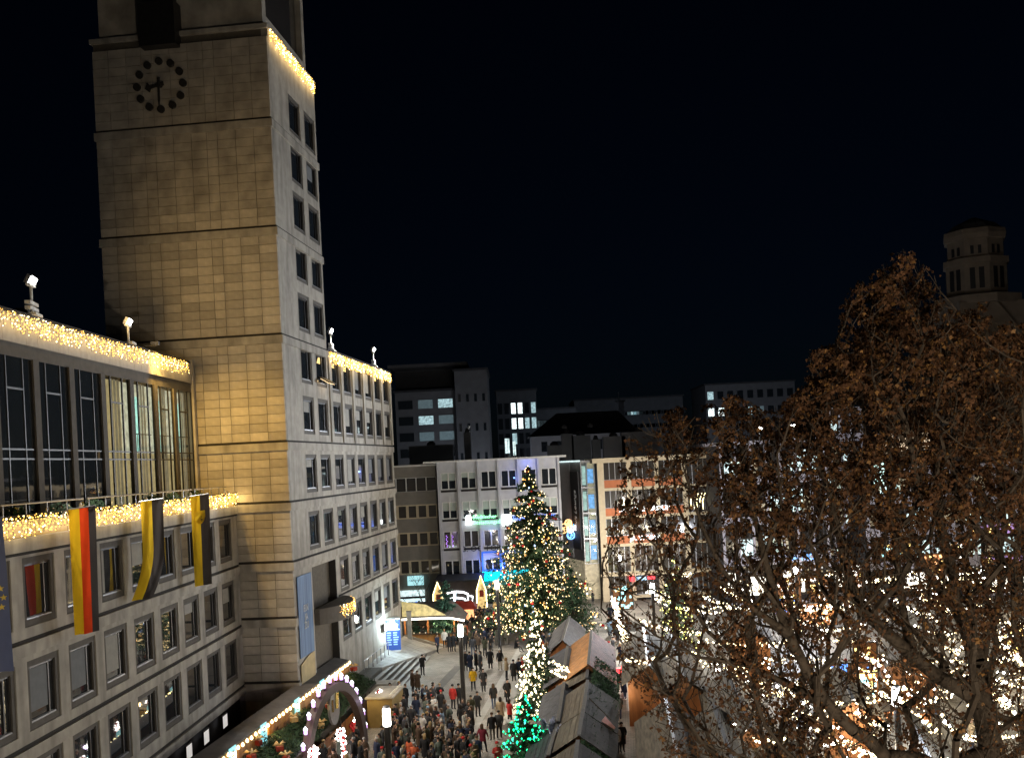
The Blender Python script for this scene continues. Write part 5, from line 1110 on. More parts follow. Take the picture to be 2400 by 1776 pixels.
# ---- black marquee with neon pictogram
mq = gp(1075, 1455, 0); ql = at(1018, 1366, mq.y); qr = at(1130, 1360, mq.y); zt = ql.z
MQ = thing('marquee', 'black marquee hall with white neon outline sign', 'marquee', (ql.x, mq.y, 0)); Wm = qr.x - ql.x
M['tarp'] = mat('tarp', (.022,.016,.015), .6, .2, 2)
mb = MB(); mb.box(0, Wm, 0, 7, 0, zt); part('hall', mb, M['tarp'], MQ); mb = MB(); mb.box(-.1, Wm+.1, -.08, 7, zt, zt+.15); part('roof_edge', mb, M['black'], MQ)
NS = thing('neon_sign', 'white neon outline of a flag-shaped sign on the black marquee', 'neon sign', (ql.x, mq.y-.15, 0))
def npx(u, v): q = at(u, v, mq.y-.15); return Vector((q.x-ql.x, 0, q.z))
mb = MB(); mb.tube([npx(1048,1390), npx(1056,1387), npx(1070,1386), npx(1085,1387), npx(1096,1391), npx(1097,1406), npx(1088,1409)], .11, 6); part('upper_outline', mb, M['neon_white'], NS)
mb = MB(); mb.tube([npx(1055,1402), npx(1066,1400), npx(1080,1401), npx(1090,1403)], .10, 6); part('lower_outline', mb, M['neon_white'], NS)
mb = MB(); mb.tube([npx(1097,1395), npx(1108,1397), npx(1107,1411), npx(1096,1409)], .09, 6); part('tail_outline', mb, M['neon_white'], NS)
mb = MB(); mb.tube([npx(1066,1388), npx(1065,1420)], .13, 6); part('pole', mb, emit('neon_ice', (.6,.85,.95), 4), NS)
for u, v in ((1068,1428),): point_light('neon_glow', at(u, v, mq.y-1.2), 60, (.9,.97,1), .15)
# lit gingerbread-like decoration boards either side of the marquee
for k, (u, v, h_) in enumerate(((1028,1398,3.0), (1130,1395,3.6))):
    q = at(u, v+30, mq.y-1.0); t = thing('decoration_board', ['lit gabled decoration board left of the neon sign', 'tall pointed lit decoration board right of the neon sign'][k], 'decoration', q)
    mb = MB(); mb.slab([(-.55,0,0),(.55,0,0),(.5,0,h_*.55),(0,0,h_),(-.5,0,h_*.55)], (0,.15,0)); part('panel', mb, emit('deco_%d' % k, (1,.72,.3), .5, .7), t); mb = MB(); mb.tube([(-.55,-.05,0),(-.5,-.05,h_*.55),(0,-.05,h_),(.5,-.05,h_*.55),(.55,-.05,0)], .06, 5); part('outline', mb, M['bulb_cream'], t)
    mb = MB(); mb.box(-.2,.25,-.04,-.01,h_*.35,h_*.55); part('figure', mb, M['bow_red'], t)
# garland arch between marquee and crowd
ga = thing('garland_arch', 'fir garland with warm bulbs looped before the marquee', 'garland', at(1090, 1440, mq.y-2))
pts = [at(1045+9*k, 1446 + 5*math.sin(k*1.05) - (6 if 5 < k < 10 else 0), mq.y-2) - ga.location for k in range(13)]
mb = MB(); mb.tube(pts, .16, 6); part('branch', mb, M['fir'], ga); mb = MB()
for i in range(len(pts)-1):
    for q in range(4): mb.bulb(pts[i].lerp(pts[i+1], q/4) + Vector((random.uniform(-.15,.15), -.15, random.uniform(-.1,.2))), .07)
part('bulbs', mb, M['bulb_warm'], ga)
# kiosk lit red/orange below the garland
kq = gp(1078, 1478, 0); KI = thing('kiosk', 'small red and gold lit kiosk under the garland', 'kiosk', kq); mb = MB(); mb.box(-1.5,1.6,0,1.8,0,.95); part('base', mb, M['wood'], KI); mb = MB(); mb.box(-1.4,1.5,.3,.35,.96,2.2); part('lit_back', mb, emit('kiosk_lit', (1,.45,.2), 1.2, .6), KI)
mb = MB(); mb.add([(-1.8,-.3,2.2),(1.9,-.3,2.2),(1.9,2,2.4),(-1.8,2,2.4),(-1.2,.6,3.0),(1.3,.6,3.0)], [(0,1,5,4),(1,2,5),(2,3,4,5),(3,0,4)]); part('roof', mb, M['bow_red'], KI)
point_light('kiosk_glow', kq + Vector((0,-.5,1.9)), 50, (1,.6,.3), .1)
# bare street tree in front of the far shop
bt = gp(992, 1500, 0); t = thing('bare_tree', 'thin leafless tree in front of the turquoise shop sign', 'tree', bt); rnd_ = random.Random(77); mb = MB(); tops = []
hb = at(988, 1330, bt.y).z
def grow(p, d, L_, r_, lv):
    pts = [p]; rr = [r_]
    for i in range(4): d = (d + Vector((rnd_.gauss(0,.12), rnd_.gauss(0,.12), .06))).normalized(); pts.append(pts[-1] + d*L_/4); rr.append(r_*(1-.16*(i+1)))
    mb.tube(pts, rr, 5 if lv < 2 else 3, cap=False)
    if lv < 4:
        for k in range(3 if lv else 5): q = pts[rnd_.choice((2,3,4))]; an = rnd_.random()*6.28; grow(q, (d*.7 + Vector((math.cos(an), math.sin(an), .35))*.7).normalized(), L_*.62, r_*.5, lv+1)
grow(Vector((0,0,0)), Vector((0,0,1)), hb*.5, .1, 0); part('trunk', mb, M['bark'], t)
# waste bins / concrete planter, poster stand, bench
q = gp(1172, 1510, 0); t = thing('concrete_bin', 'tall grey concrete bin with white rim in mid square', 'bin', q); mb = MB(); mb.box(-.42,.42,-.42,.42,0,1.35); part('body', mb, M['stone_dark'], t); mb = MB(); mb.box(.45,.75,-.3,.3,.05,1.25); part('side_bin', mb, M['slab'], t); mb = MB(); mb.box(.44,.78,-.33,.33,1.25,1.32); part('rim', mb, M['white_paint'], t)
q = gp(1168, 1494, 0); t = thing('sandwich_sign', 'red-orange notice board above the concrete bin', 'sign', q); mb = MB(); mb.tube([(0,.1,0),(0,.1,3.1)], .05, 6); part('post', mb, M['metal_dark'], t); mb = MB(); mb.box(-.42,.42,.0,.06,1.4,2.6); part('board', mb, mat('sign_red', (.5,.09,.04), .6), t); mb = MB(); mb.lathe([(.05,2.75),(.38,2.9),(.42,3.2),(.3,3.5),(.05,3.55)], n=10); part('wreath', mb, M['bow_gold'], t)
for k in range(5): mb = MB(); mb.box(-.34,.34-.1*(k % 2),-.006,-.001,2.42-.2*k,2.48-.2*k); part('text_line', mb, M['white_paint'], t)

# ---- market huts -------------------------------------------------------------
RXD = None
def hut(label, p0, p1, zr, ze, wl, wr, roofL, roofR, group, shingles=False, wall=None, rows=6, gable=True):
    """ridge from p0 (near) to p1 (far) on plan; zr ridge height, ze eave height; wl/wr half widths"""
    p0 = Vector((p0.x, p0.y, 0)); p1 = Vector((p1.x, p1.y, 0)); d = (p1-p0); L_ = d.length; d.normalize(); s = Vector((d.y, -d.x, 0))
    t = thing('market_hut', label, 'market hut', p0, math.atan2(d.y, d.x), group)      # local x along ridge, -y to the right
    m_ = MB(); m_.box(.15, L_-.15, -wr+.35, wl-.35, 0, ze-.05); part('wall', m_, wall or M['wood'], t)
    if gable:
        for x in (.15, L_-.2): m_ = MB(); m_.slab([(x, -wr+.35, ze-.049), (x, wl-.35, ze-.049), (x, 0, zr-.12)], (.05,0,0)); part('gable', m_, wall or M['wood'], t)
    for side, wd, rm in ((1, wl, roofL), (-1, wr, roofR)):
        n = rows
        for r in range(n):
            a0, a1 = r/n, (r+1)/n; za, zb_ = zr + (ze-zr)*a0, zr + (ze-zr)*a1; ya, yb_ = side*wd*a0, side*wd*a1
            if shingles:
                nc = max(3, int(L_/.5))
                for c in range(nc):
                    m_ = MB(); x0 = -.1 + (L_+.2)*c/nc + .012; x1 = -.1 + (L_+.2)*(c+1)/nc - .012
                    m_.slab([(x0,ya,za),(x1,ya,za),(x1,yb_*1.02,zb_-.01),(x0,yb_*1.02,zb_-.01)], (0,0,.04)); part('shingle', m_, rm, t)
            else:
                m_ = MB(); m_.slab([(-.1,ya,za),(L_+.1,ya,za),(L_+.1,yb_*1.03,zb_-.03),(-.1,yb_*1.03,zb_-.03)], (0,0,.035)); part('roof_plank', m_, rm, t)
    m_ = MB(); m_.obox((L_/2, 0, zr+.05), Vector((L_/2+.12,0,0)), Vector((0,.09,0)), Vector((0,0,.03))); part('ridge_cap', m_, M['metal_grey'], t)
    return t
HG = 'huts of the middle row'
def rg(u, v, z=4.1): return gp(u, v, z)
ridge = [('hut with honey-coloured shingled roof in the middle row', (1379,1556), (1386,1478), 4.1, True), ('short grey plank hut just in front of the honey-coloured roof', (1375,1588), (1379,1560), 3.7, False), ('long weathered plank hut in the middle row', (1367,1664), (1377,1596), 4.0, False), ('plank hut behind the lowest one of the middle row', (1357,1722), (1366,1668), 4.0, False), ('plank hut cut by the picture bottom in the middle row', (1340,1845), (1354,1738), 4.0, False)]
for lab, a, b, z, sh in ridge:
    hut(lab, rg(*a, z), rg(*b, z), z, 2.75, 2.0, 1.7, M['shingle_orange'] if sh else M['wood_grey'], M['shingle_shaded'] if sh else M['wood_dark'], HG, shingles=sh, rows=6 if sh else 7)  # right slopes darker, their shadow put into the roof colour
left = [('dark gabled hut farthest up the row beside the lit fir', (1318,1500), (1335,1445), 3.6, True), ('dark flat-looking hut behind the warm lit fir', (1320,1585), (1330,1515), 3.3, True), ('dark shingled hut between the two lit firs', (1308,1690), (1322,1600), 3.3, True), ('hut with pale bluish tarpaulin beside the green fir', (1285,1770), (1305,1700), 3.2, False)]
for k, (lab, a, b, z, sh) in enumerate(left):
    hut(lab, rg(*a, z), rg(*b, z), z, 2.5, 1.35, 1.3, M['shingle_dark'], M['shingle_dark'], HG, shingles=(k < 3), rows=5)
# pale crumpled tarpaulin beside the green fir
q0, q1 = gp(1262, 1690, 3.3), gp(1315, 1748, 2.9); t = thing('tarpaulin', 'crumpled bluish white tarpaulin slung behind the green fir', 'tarpaulin', q0)
mb = MB(); n = 9; e1 = q1 - q0; e2 = gp(1302, 1688, 3.2) - q0; vs = [e1*(i/n) + e2*(j/n) + Vector((0,0,.22*math.sin(i*2.1+j) + .15*math.sin(j*2.7))) for j in range(n+1) for i in range(n+1)]; mb.add(vs, [(j*(n+1)+i, j*(n+1)+i+1, (j+1)*(n+1)+i+1, (j+1)*(n+1)+i) for j in range(n) for i in range(n)]); part('sheet', mb, mat('tarp_pale', (.42,.45,.62), .35, .2, 3), t, smooth=True)
# fir branches over the right slopes and light chains on the huts
rn = random.Random(55)
A_, B_ = gp(1352, 1776, 3.0), gp(1392, 1560, 3.0); dAB = (B_-A_); sAB = Vector((dAB.y, -dAB.x, 0)).normalized()
t = thing('fir_branches', 'dark fir branches heaped along the alley side of the middle huts', 'branches', A_)
part('needles', fir_mass(13000, lambda u, v: (dAB*u*1.1 - dAB*.15 + sAB*(.2+1.5*v) + Vector((0,0,.6-1.2*v)), Vector((0,0,1))), .3, .24, rn), M['fir'], t, kind='stuff')
mb = MB(); [mb.tube([dAB*(k/8) + sAB*.3 + Vector((0,0,.5)), dAB*(k/8) + sAB*1.4 + Vector((0,0,-.5))], .04, 4) for k in range(9)]; part('sticks', mb, M['bark'], t)
lt = thing('bulb_chain', 'warm bulb strings sparkling on the hut roof right of the lit fir', 'string lights', gp(1310, 1560, 3.2)); mb = MB()
for (u0, v0, u1, v1) in ((1297,1552,1330,1565),(1300,1567,1332,1572),(1290,1570,1325,1588)):
    for k in range(13): q = gp(u0+(u1-u0)*k/12, v0+(v1-v0)*k/12, 3.35) - lt.location; mb.bulb(q + Vector((rn.gauss(0,.06), 0, rn.gauss(0,.06))), .075)
part('bulbs', mb, M['bulb_warm'], lt, kind='stuff'); mb = MB(); mb.tube([gp(1297,1552,3.3)-lt.location, gp(1330,1565,3.3)-lt.location], .012, 4); part('cable', mb, M['cable'], lt)
# pointed birdhouse-like sign in the alley
q = gp(1420, 1705, 3.0); t = thing('hanging_sign', 'red and white diamond sign hanging at the alley edge', 'sign', q); mb = MB(); mb.slab([(-.5,0,0),(0,0,-.7),(.5,0,0),(0,0,.6)], (0,.06,0)); part('board', mb, mat('sign_pink', (.55,.3,.27), .6), t); mb = MB(); mb.slab([(-.22,-.01,0),(0,-.01,-.3),(.22,-.01,0),(0,-.01,.25)], (0,.005,0)); part('emblem', mb, M['bow_red'], t); mb = MB(); mb.tube([(-.8,0,1.6),(.3,0,.4)], .03, 5); part('bracket', mb, M['bark'], t)

# ---- huts and lights of the market on the right (seen through the branches)
HR = 'huts of the right market'
spots = [((1590,1776),(1560,1640),'grey plank hut bordering the alley at the picture bottom'), ((1720,1790),(1670,1650),'broad plank hut right of the alley under the branches'), ((1520,1560),(1508,1470),'small plank hut up the alley under the branches'), ((1600,1585),(1570,1480),'plank hut in the middle of the right market'), ((1760,1700),(1700,1570),'plank hut below the hanging branches'), ((1900,1800),(1850,1700),'plank hut at the picture bottom under the big limb'), ((2000,1640),(1960,1560),'plank hut behind the big limb'), ((2180,1780),(2120,1660),'plank hut left of the tree trunk'), ((1760,1470),(1740,1420),'far plank hut below the blue letters'), ((2140,1520),(2100,1450),'far plank hut between the two limbs')]
for (a, b, lab) in spots:
    p0, p1 = gp(*a, 3.8), gp(*b, 3.8); hut(lab, p0, p1, 3.8, 2.6, 1.7, 1.7, M['wood_grey'], M['wood_grey'], HR, rows=5)
# swags of warm bulbs over the right market, each its own chain
rk = random.Random(66); MKL = []
names = ['over the alley entrance', 'near the red star', 'above the alley huts', 'right of the alley', 'below the cream building', 'under the blue letters', 'across the middle huts', 'between the middle huts', 'before the department store', 'along the store front', 'left of the big limb', 'behind the big limb', 'below the big limb', 'at the picture bottom', 'near the blue stand', 'beside the tree trunk', 'behind the trunk fork', 'right of the trunk', 'far right by the shop windows', 'above the far right huts', 'on the yellow hut front', 'over the bottom right lane', 'by the far shop doors', 'between trunk and store']
chains = [((1440,1400),(1470,1500)),((1470,1545),(1560,1530)),((1500,1450),(1640,1480)),((1600,1540),(1800,1560)),((1540,1400),(1660,1430)),((1800,1360),(1960,1340)),((1640,1500),(1860,1500)),((1700,1560),(1900,1620)),((1820,1420),(2050,1400)),((1980,1320),(2200,1330)),((1900,1470),(2080,1450)),((2000,1500),(2150,1480)),((2010,1560),(2150,1620)),((1690,1700),(1880,1776)),((1980,1640),(2080,1700)),((2080,1600),(2200,1720)),((2140,1470),(2280,1480)),((2290,1580),(2360,1640)),((2280,1360),(2400,1380)),((2330,1470),(2400,1560)),((2130,1700),(2230,1776)),((1950,1720),(2130,1776)),((2160,1400),(2300,1420)),((2060,1380),(2180,1440))]
places = ['low over the market lane', 'high among the branches', 'on a hut eave', 'on a stall gable', 'over the lane crossing', 'near the lit shop doors']; ordn = ['first', 'second', 'third', 'fourth', 'fifth', 'sixth', 'seventh', 'eighth']
for k in range(46):
    u0, v0 = rk.uniform(1500, 2380), rk.uniform(1330, 1760)
    if v0 > 1600 and u0 < 1700: u0 += 300
    chains.append(((u0, v0), (u0 + rk.uniform(50,150), v0 + rk.uniform(-30,60)))); names.append('%s, %s from the left' % (places[k % 6], ordn[k // 6]))
_x = sorted(range(24, len(chains)), key=lambda i: (names[i].split(',')[0], chains[i][0][0])); _n = {}
for i in _x: p_ = names[i].split(',')[0]; names[i] = '%s, %s from the left' % (p_, ordn[_n.get(p_, 0)]); _n[p_] = _n.get(p_, 0) + 1
for k, ((u0,v0),(u1,v1)) in enumerate(chains):
    zc = rk.uniform(2.7, 4.2); a, b = gp(u0, v0, zc), gp(u1, v1, zc); t = thing('bulb_chain', 'warm bulb chain %s' % names[k], 'string lights', a, 0, 'bulb chains of the right market')
    n = max(12, int((b-a).length/.42)); n = min(n, 46); mb = MB(); sag = .5
    for rep in range(2):
        off = Vector((rk.uniform(-.3,.3), rk.uniform(-1.2,1.2), rk.uniform(-.9,.2)))*rep
        for i in range(n):
            f = i/(n-1); mb.bulb((b-a)*f + off + Vector((rk.gauss(0,.05), 0, -sag*math.sin(math.pi*f)*.6 + rk.gauss(0,.08))), .085*rk.uniform(.6,1.45), 0 if rk.random() < .7 else 1)
    part('bulbs', mb, [M['bulb_warm'], M['bulb_white']], t, kind='stuff'); mb = MB(); mb.tube([(b-a)*(i/8) + Vector((0,0,.05-sag*math.sin(math.pi*i/8)*.6)) for i in range(9)], .015, 4); part('cable', mb, M['cable'], t)
    MKL.append((a+b)/2)
for k, c in enumerate(MKL[:24]):
    point_light('market_glow', c + Vector((0,0,-.3)), 300, (1.0,.84,.6), .2)
# lit stall fronts / shop windows of the right market
fronts = [(1905,1440,'w',2.2,1.0,'glaring white lit stall front below the store'),(1990,1590,'b',1.5,1.0,'blue lit stall front left of the trunk'),(2015,1615,'c',1.2,1.0,'cyan lit stall front with blue figures'),(2030,1560,'y',.8,1.6,'yellow lit decorated fir by the blue stall'),(2040,1690,'o',1.4,.5,'orange lettered stall board near the big limb'),(2150,1715,'y',.8,1.0,'golden lit stall window left of the trunk'),(2190,1320,'o',1.0,1.0,'orange and red lit window far right'),(2300,1630,'w',.8,1.0,'white lit stall window right of the trunk'),(2380,1500,'y',1.0,1.2,'golden lit stall front at the right picture edge'),(1850,1385,'w',1.2,1.4,'white lit shop door under the blue letters'),(1920,1380,'w',.9,1.3,'white lit shop door right of the blue letters'),(2000,1350,'w',.9,1.2,'white lit shop display behind the limb'),(1840,1420,'b',1.0,.7,'blue lit stall sign below the store'),(2100,1290,'c',1.6,.7,'pale cyan shop fascia behind the fork'),(1460,1400,'c',1.0,1.2,'pale green lit shop door at the alley end'),(2240,1290,'w',1.2,.9,'bright shop window above the fork'),(2330,1240,'p',2.4,.5,'violet lit shop fascia at the right'),(2350,1310,'p',2.2,.5,'lower violet lit shop fascia at the right')]
cm = {'w': emit('front_w', (1,.96,.9), 3.0, .5), 'b': emit('front_b', (.12,.32,1), 2.2, .5), 'c': emit('front_c', (.4,.9,.95), 2.0, .5), 'y': emit('front_y', (1,.76,.26), 2.6, .6), 'o': emit('front_o', (1,.45,.2), 1.8, .6), 'p': emit('front_p', (.55,.35,.75), .7, .4)}
for (u, v, c, w_, h_, lab) in fronts:
    Yf = gp(u, v, 1.6).y if v > 1400 else 106.0
    q = at(u, v, Yf); t = thing('market_booth', lab, 'stall front', q); mb = MB()
    for i in range(30):
        x_, z_, q_ = rk.uniform(-w_, w_*.85), rk.uniform(-h_, h_*.85), rk.uniform(.08,.32); mb.box(x_, min(w_, x_+q_*rk.uniform(.5,1.6)), rk.uniform(0,.05), .06, z_, min(h_, z_+q_), 0 if rk.random() < .7 else 1)
    part('lit_goods', mb, [cm[c], cm['y' if c != 'y' else 'w']], t, kind='stuff'); bk = MB(); bk.box(-w_,w_,.065,.1,-h_,h_); part('back_board', bk, M['wood'], t); fr = MB(); fr.ring(-w_-.06, w_+.06, -h_-.06, h_+.06, .06, -.04, .1); part('frame', fr, M['wood_dark'], t)
# yellow-lit conical fir in the alley row, red star
b3 = gp(1590, 1530, 0); T3 = conifer('lit_fir', 'fir with yellow-green lights behind the left branches', b3, 8.0, 2.0, 3200, M['fir'], .25, tiers=12, rnd=random.Random(81), bare=.05); tree_lights(T3, 260, emit('bulb_lime', (.85,.8,.2), 4), .07, random.Random(8))
q = at(1462, 1575, 74); t = thing('red_light_star', 'red glowing star ornament above the alley', 'light ornament', q); mb = MB(); pl = []
for i in range(10): r_ = .75 if i % 2 == 0 else .3; pl.append((r_*math.sin(math.pi*i/5), 0, r_*math.cos(math.pi*i/5)*1.3))
mb.slab(pl, (0,.2,0)); part('star', mb, M['neon_red'], t); mb = MB(); mb.tube([(0,.1,1.0),(0,.1,2.0)], .02, 4); part('hanger', mb, M['cable'], t)
for k in range(5): q = gp(1447, 1500+52*k, 0); point_light('alley_glow', q + Vector((.4,0,2.2)), 60, (1,.9,.75), .12)
# ================================================================== PEOPLE
SKIN = mat('skin', (.48,.30,.22), .6, .08)
SHOE = mat('shoe', (.02,.018,.017), .5)
COATS = {'black': (.018,.018,.02), 'dark grey': (.05,.05,.055), 'brown': (.085,.055,.035), 'navy': (.02,.028,.06), 'olive': (.055,.055,.03), 'beige': (.42,.33,.21), 'red': (.42,.03,.025), 'yellow': (.75,.45,.02), 'white': (.6,.58,.55), 'orange': (.55,.12,.05), 'grey green': (.12,.14,.12), 'wine red': (.16,.015,.03), 'light blue': (.25,.36,.5)}
CM = {k: mat('coat_' + k.replace(' ', '_'), v, .8, .2, 6, .2, 30) for k, v in COATS.items()}
PANTS = [mat('trousers_dark', (.02,.02,.024), .8), mat('trousers_jeans', (.06,.085,.15), .8), mat('trousers_grey', (.10,.095,.09), .8), mat('trousers_pale', (.5,.45,.36), .8)]
HAIR = {'dark hair': mat('hair_dark', (.02,.014,.01), .6), 'brown hair': mat('hair_brown', (.07,.04,.02), .6), 'blond hair': mat('hair_blond', (.32,.22,.10), .6), 'grey hair': mat('hair_grey', (.3,.29,.28), .6), 'black beanie': mat('cap_black', (.015,.015,.016), .9), 'white bobble hat': mat('cap_white', (.62,.58,.52), .9), 'red hat': mat('cap_red', (.45,.03,.03), .9), 'light blue beanie': mat('cap_blue', (.2,.32,.45), .9)}
def skin_body(name, joints, edges, mats_by):
    """joints: name -> (pos, radius(x,y)); grows one continuous figure with the Skin modifier"""
    me = bpy.data.meshes.new(name); idx = {k: i for i, k in enumerate(joints)}
    me.from_pydata([j[0] for j in joints.values()], [(idx[a], idx[b]) for a, b in edges], [])
    o = bpy.data.objects.new(name, me); COL.objects.link(o); md = o.modifiers.new('s', 'SKIN'); md.use_smooth_shade = True
    for i, j in enumerate(joints.values()):
        sv = me.skin_vertices[0].data[i]; sv.radius = j[1]; sv.use_root = (i == 0)
    s2 = o.modifiers.new('u', 'SUBSURF'); s2.levels = 1; s2.render_levels = 1
    bpy.context.view_layer.update(); nm = bpy.data.meshes.new_from_object(o.evaluated_get(bpy.context.evaluated_depsgraph_get()))
    bpy.data.objects.remove(o); bpy.data.meshes.remove(me); nm.name = name
    for m_ in (SKIN, CM['black'], PANTS[0], SHOE): nm.materials.append(m_)
    for p in nm.polygons: p.material_index = mats_by(p.center); p.use_smooth = True
    return nm
def make_pose(name, legs, arms, sit=False, lean=0.0):
    """legs: ((hipdx, knee(y,z), foot(y)) x2); arms: (elbow, hand) x2. Faces -y."""
    H = .92 if not sit else .50
    j = {'pelvis': ((0,0,H), (.145,.11)), 'waist': ((0,.0-lean*.2,H+.18), (.14,.105)), 'chest': ((0,-.0-lean*.5,H+.40), (.175,.12)), 'neckb': ((0,-lean*.7,H+.54), (.07,.065)), 'neck': ((0,-.01-lean*.8,H+.60), (.055,.055)), 'head': ((0,-.03-lean*.85,H+.70), (.085,.098)), 'crown': ((0,-.02-lean*.85,H+.79), (.07,.08)), 'nose': ((0,-.15-lean*.85,H+.695), (.014,.014))}
    e = [('pelvis','waist'),('waist','chest'),('chest','neckb'),('neckb','neck'),('neck','head'),('head','crown'),('head','nose')]
    for k, s in enumerate((-1,1)):
        (ky, kz, fy) = legs[k]
        j['hip%d'%k] = ((s*.10, 0, H-.06), (.10,.10)); j['knee%d'%k] = ((s*.105, ky, kz), (.066,.07)); j['ankle%d'%k] = ((s*.105, fy, .10), (.045,.05)); j['toe%d'%k] = ((s*.115, fy-.15, .045), (.042,.035))
        e += [('pelvis','hip%d'%k),('hip%d'%k,'knee%d'%k),('knee%d'%k,'ankle%d'%k),('ankle%d'%k,'toe%d'%k)]
        el, ha = arms[k]
        j['sh%d'%k] = ((s*.20, -lean*.55, H+.49), (.072,.072)); j['el%d'%k] = ((s*el[0], el[1], H+el[2]), (.055,.055)); j['wr%d'%k] = ((s*ha[0], ha[1], H+ha[2]), (.036,.036)); hd = Vector((s*ha[0], ha[1], H+ha[2])); f = (hd - Vector((s*el[0], el[1], H+el[2]))).normalized(); j['ha%d'%k] = (tuple(hd + f*.07), (.04,.022)); 
        e += [('chest','sh%d'%k),('sh%d'%k,'el%d'%k),('el%d'%k,'wr%d'%k),('wr%d'%k,'ha%d'%k)]
        for q in range(3): tip = hd + f*.16 + Vector((s*(q-1)*.022, 0, -.01*q)); j['f%d%d'%(k,q)] = (tuple(tip), (.009,.009)); e.append(('ha%d'%k, 'f%d%d'%(k,q)))
        th = hd + f*.09 + Vector((-s*.05, -.02, 0)); j['th%d'%k] = (tuple(th), (.010,.010)); e.append(('ha%d'%k, 'th%d'%k))
    hands = [Vector(j['ha%d'%k][0]) for k in (0,1)]
    def mb_(c):
        if c.z > H+.575: return 0
        for h in hands:
            if (c-h).length < .125: return 0
        if c.z < .11: return 3
        if c.z < H-.02 and abs(c.x) < .22 and (not sit or c.y < -.12 or c.z < H-.08): return 2
        return 1
    return skin_body(name, j, e, mb_), H, lean
A_dn = (((.27),.02,.22), ((.28),-.03,-.02)); A_ph = ((.27,-.06,.24), (.12,-.28,.36)); A_po = ((.29,.04,.23), (.20,-.12,.02)); A_up = ((.30,-.1,.32), (.14,-.2,.58)); A_sw = ((.27,-.10,.22), (.26,-.20,.02)); A_bk = ((.27,.12,.22), (.26,.12,.0))
L_st = ((-.02,.50,.0), (-.02,.50,.03)); L_wk = ((-.14,.52,-.20), (.06,.50,.26)); L_wd = ((-.04,.50,-.02), (.03,.5,.08)); L_si = ((-.42,.46,-.45), (-.46,.44,-.62))
POSES = [make_pose('person_standing', L_st, (A_dn, A_dn)), make_pose('person_cup', L_wd, (A_ph, A_po)), make_pose('person_walking', L_wk, (A_sw, A_bk)), make_pose('person_photo', L_st, (A_up, A_ph), lean=.03), make_pose('person_pockets', L_wd, (A_po, A_po), lean=.05), make_pose('person_sitting', L_si, (A_ph, A_po), True, .12)]
def coat_mesh(name, H, lean, long):
    mb = MB(); lo = H - (.42 if long else .16)
    prof = [(lo,.235 if long else .215,.17),(H-.1,.215,.16),(H+.08,.19,.145),(H+.3,.215,.155),(H+.44,.215,.145),(H+.53,.12,.10),(H+.56,.085,.085)]
    n = 14; vs = []
    for (z, rx_, ry_) in prof:
        f = (z-H)/.6*lean*.7
        for k in range(n): q = 2*math.pi*k/n; vs.append((rx_*math.cos(q), ry_*math.sin(q) - max(0,f), z))
    mb.add(vs, [(i*n+k, i*n+(k+1)%n, (i+1)*n+(k+1)%n, (i+1)*n+k) for i in range(len(prof)-1) for k in range(n)]); return mb.mesh(name, CM['black'], True)
def hair_mesh(name, H, lean, kind):
    mb = MB(); c = (0, .005-lean*.85, H+.745)
    if kind == 'short': mb.lathe([(.088,-.02),(.093,.02),(.087,.06),(.06,.09),(.02,.105)], (c[0], c[1]+.012, c[2]), 12, sy=1.12)
    elif kind == 'long':
        mb.lathe([(.088,-.02),(.094,.02),(.088,.06),(.06,.09),(.02,.105)], (c[0], c[1]+.012, c[2]), 12, sy=1.12); mb.lathe([(.06,-.26),(.10,-.18),(.105,-.05),(.10,.02)], (0, c[1]+.045, c[2]), 10, sy=.75)
    elif kind == 'hat': mb.lathe([(.094,-.01),(.097,.03),(.09,.09),(.06,.13),(.025,.15),(.04,.17),(.045,.2),(.02,.23)], c, 12, sy=1.1)
    else: mb.lathe([(.094,-.015),(.097,.03),(.09,.08),(.06,.115),(.015,.13)], c, 12, sy=1.1)
    return mb.mesh(name, HAIR['dark hair'], True)
COATM = [[coat_mesh('coat', H, l, lg) for lg in (False, True)] for (_, H, l) in POSES]
HAIRM = [{k: hair_mesh('hair' if k in ('short','long') else 'hat', H, l, k) for k in ('short','long','hat','beanie')} for (_, H, l) in POSES]
LABELS = {}
PEOPLE = []
def person(pos, face, pose, coat, head, long=False, pants=0, scale=1.0, where='', group=None, label=None):
    me, H, l = POSES[pose]
    o = link('person', me, None, pos, face); o.scale = (scale,)*3
    o.material_slots[1].link = 'OBJECT'; o.material_slots[1].material = CM[coat]; o.material_slots[2].link = 'OBJECT'; o.material_slots[2].material = PANTS[pants]
    c = link('coat', COATM[pose][1 if long else 0], o); c.material_slots[0].link = 'OBJECT'; c.material_slots[0].material = CM[coat]
    hk = 'hat' if 'bobble' in head else ('beanie' if ('beanie' in head or 'hat' in head) else ('long' if random.random() < .45 else 'short'))
    h = link('hat' if hk in ('hat','beanie') else 'hair', HAIRM[pose][hk], o); h.material_slots[0].link = 'OBJECT'; h.material_slots[0].material = HAIR[head]
    o['category'] = 'person'; PEOPLE.append((o, coat, head, long, pose, where, group, label)); return o
def at_px(u, v, z=0.0): return gp(u, v, z)
S = person; rp = random.Random(123); random.seed(5)
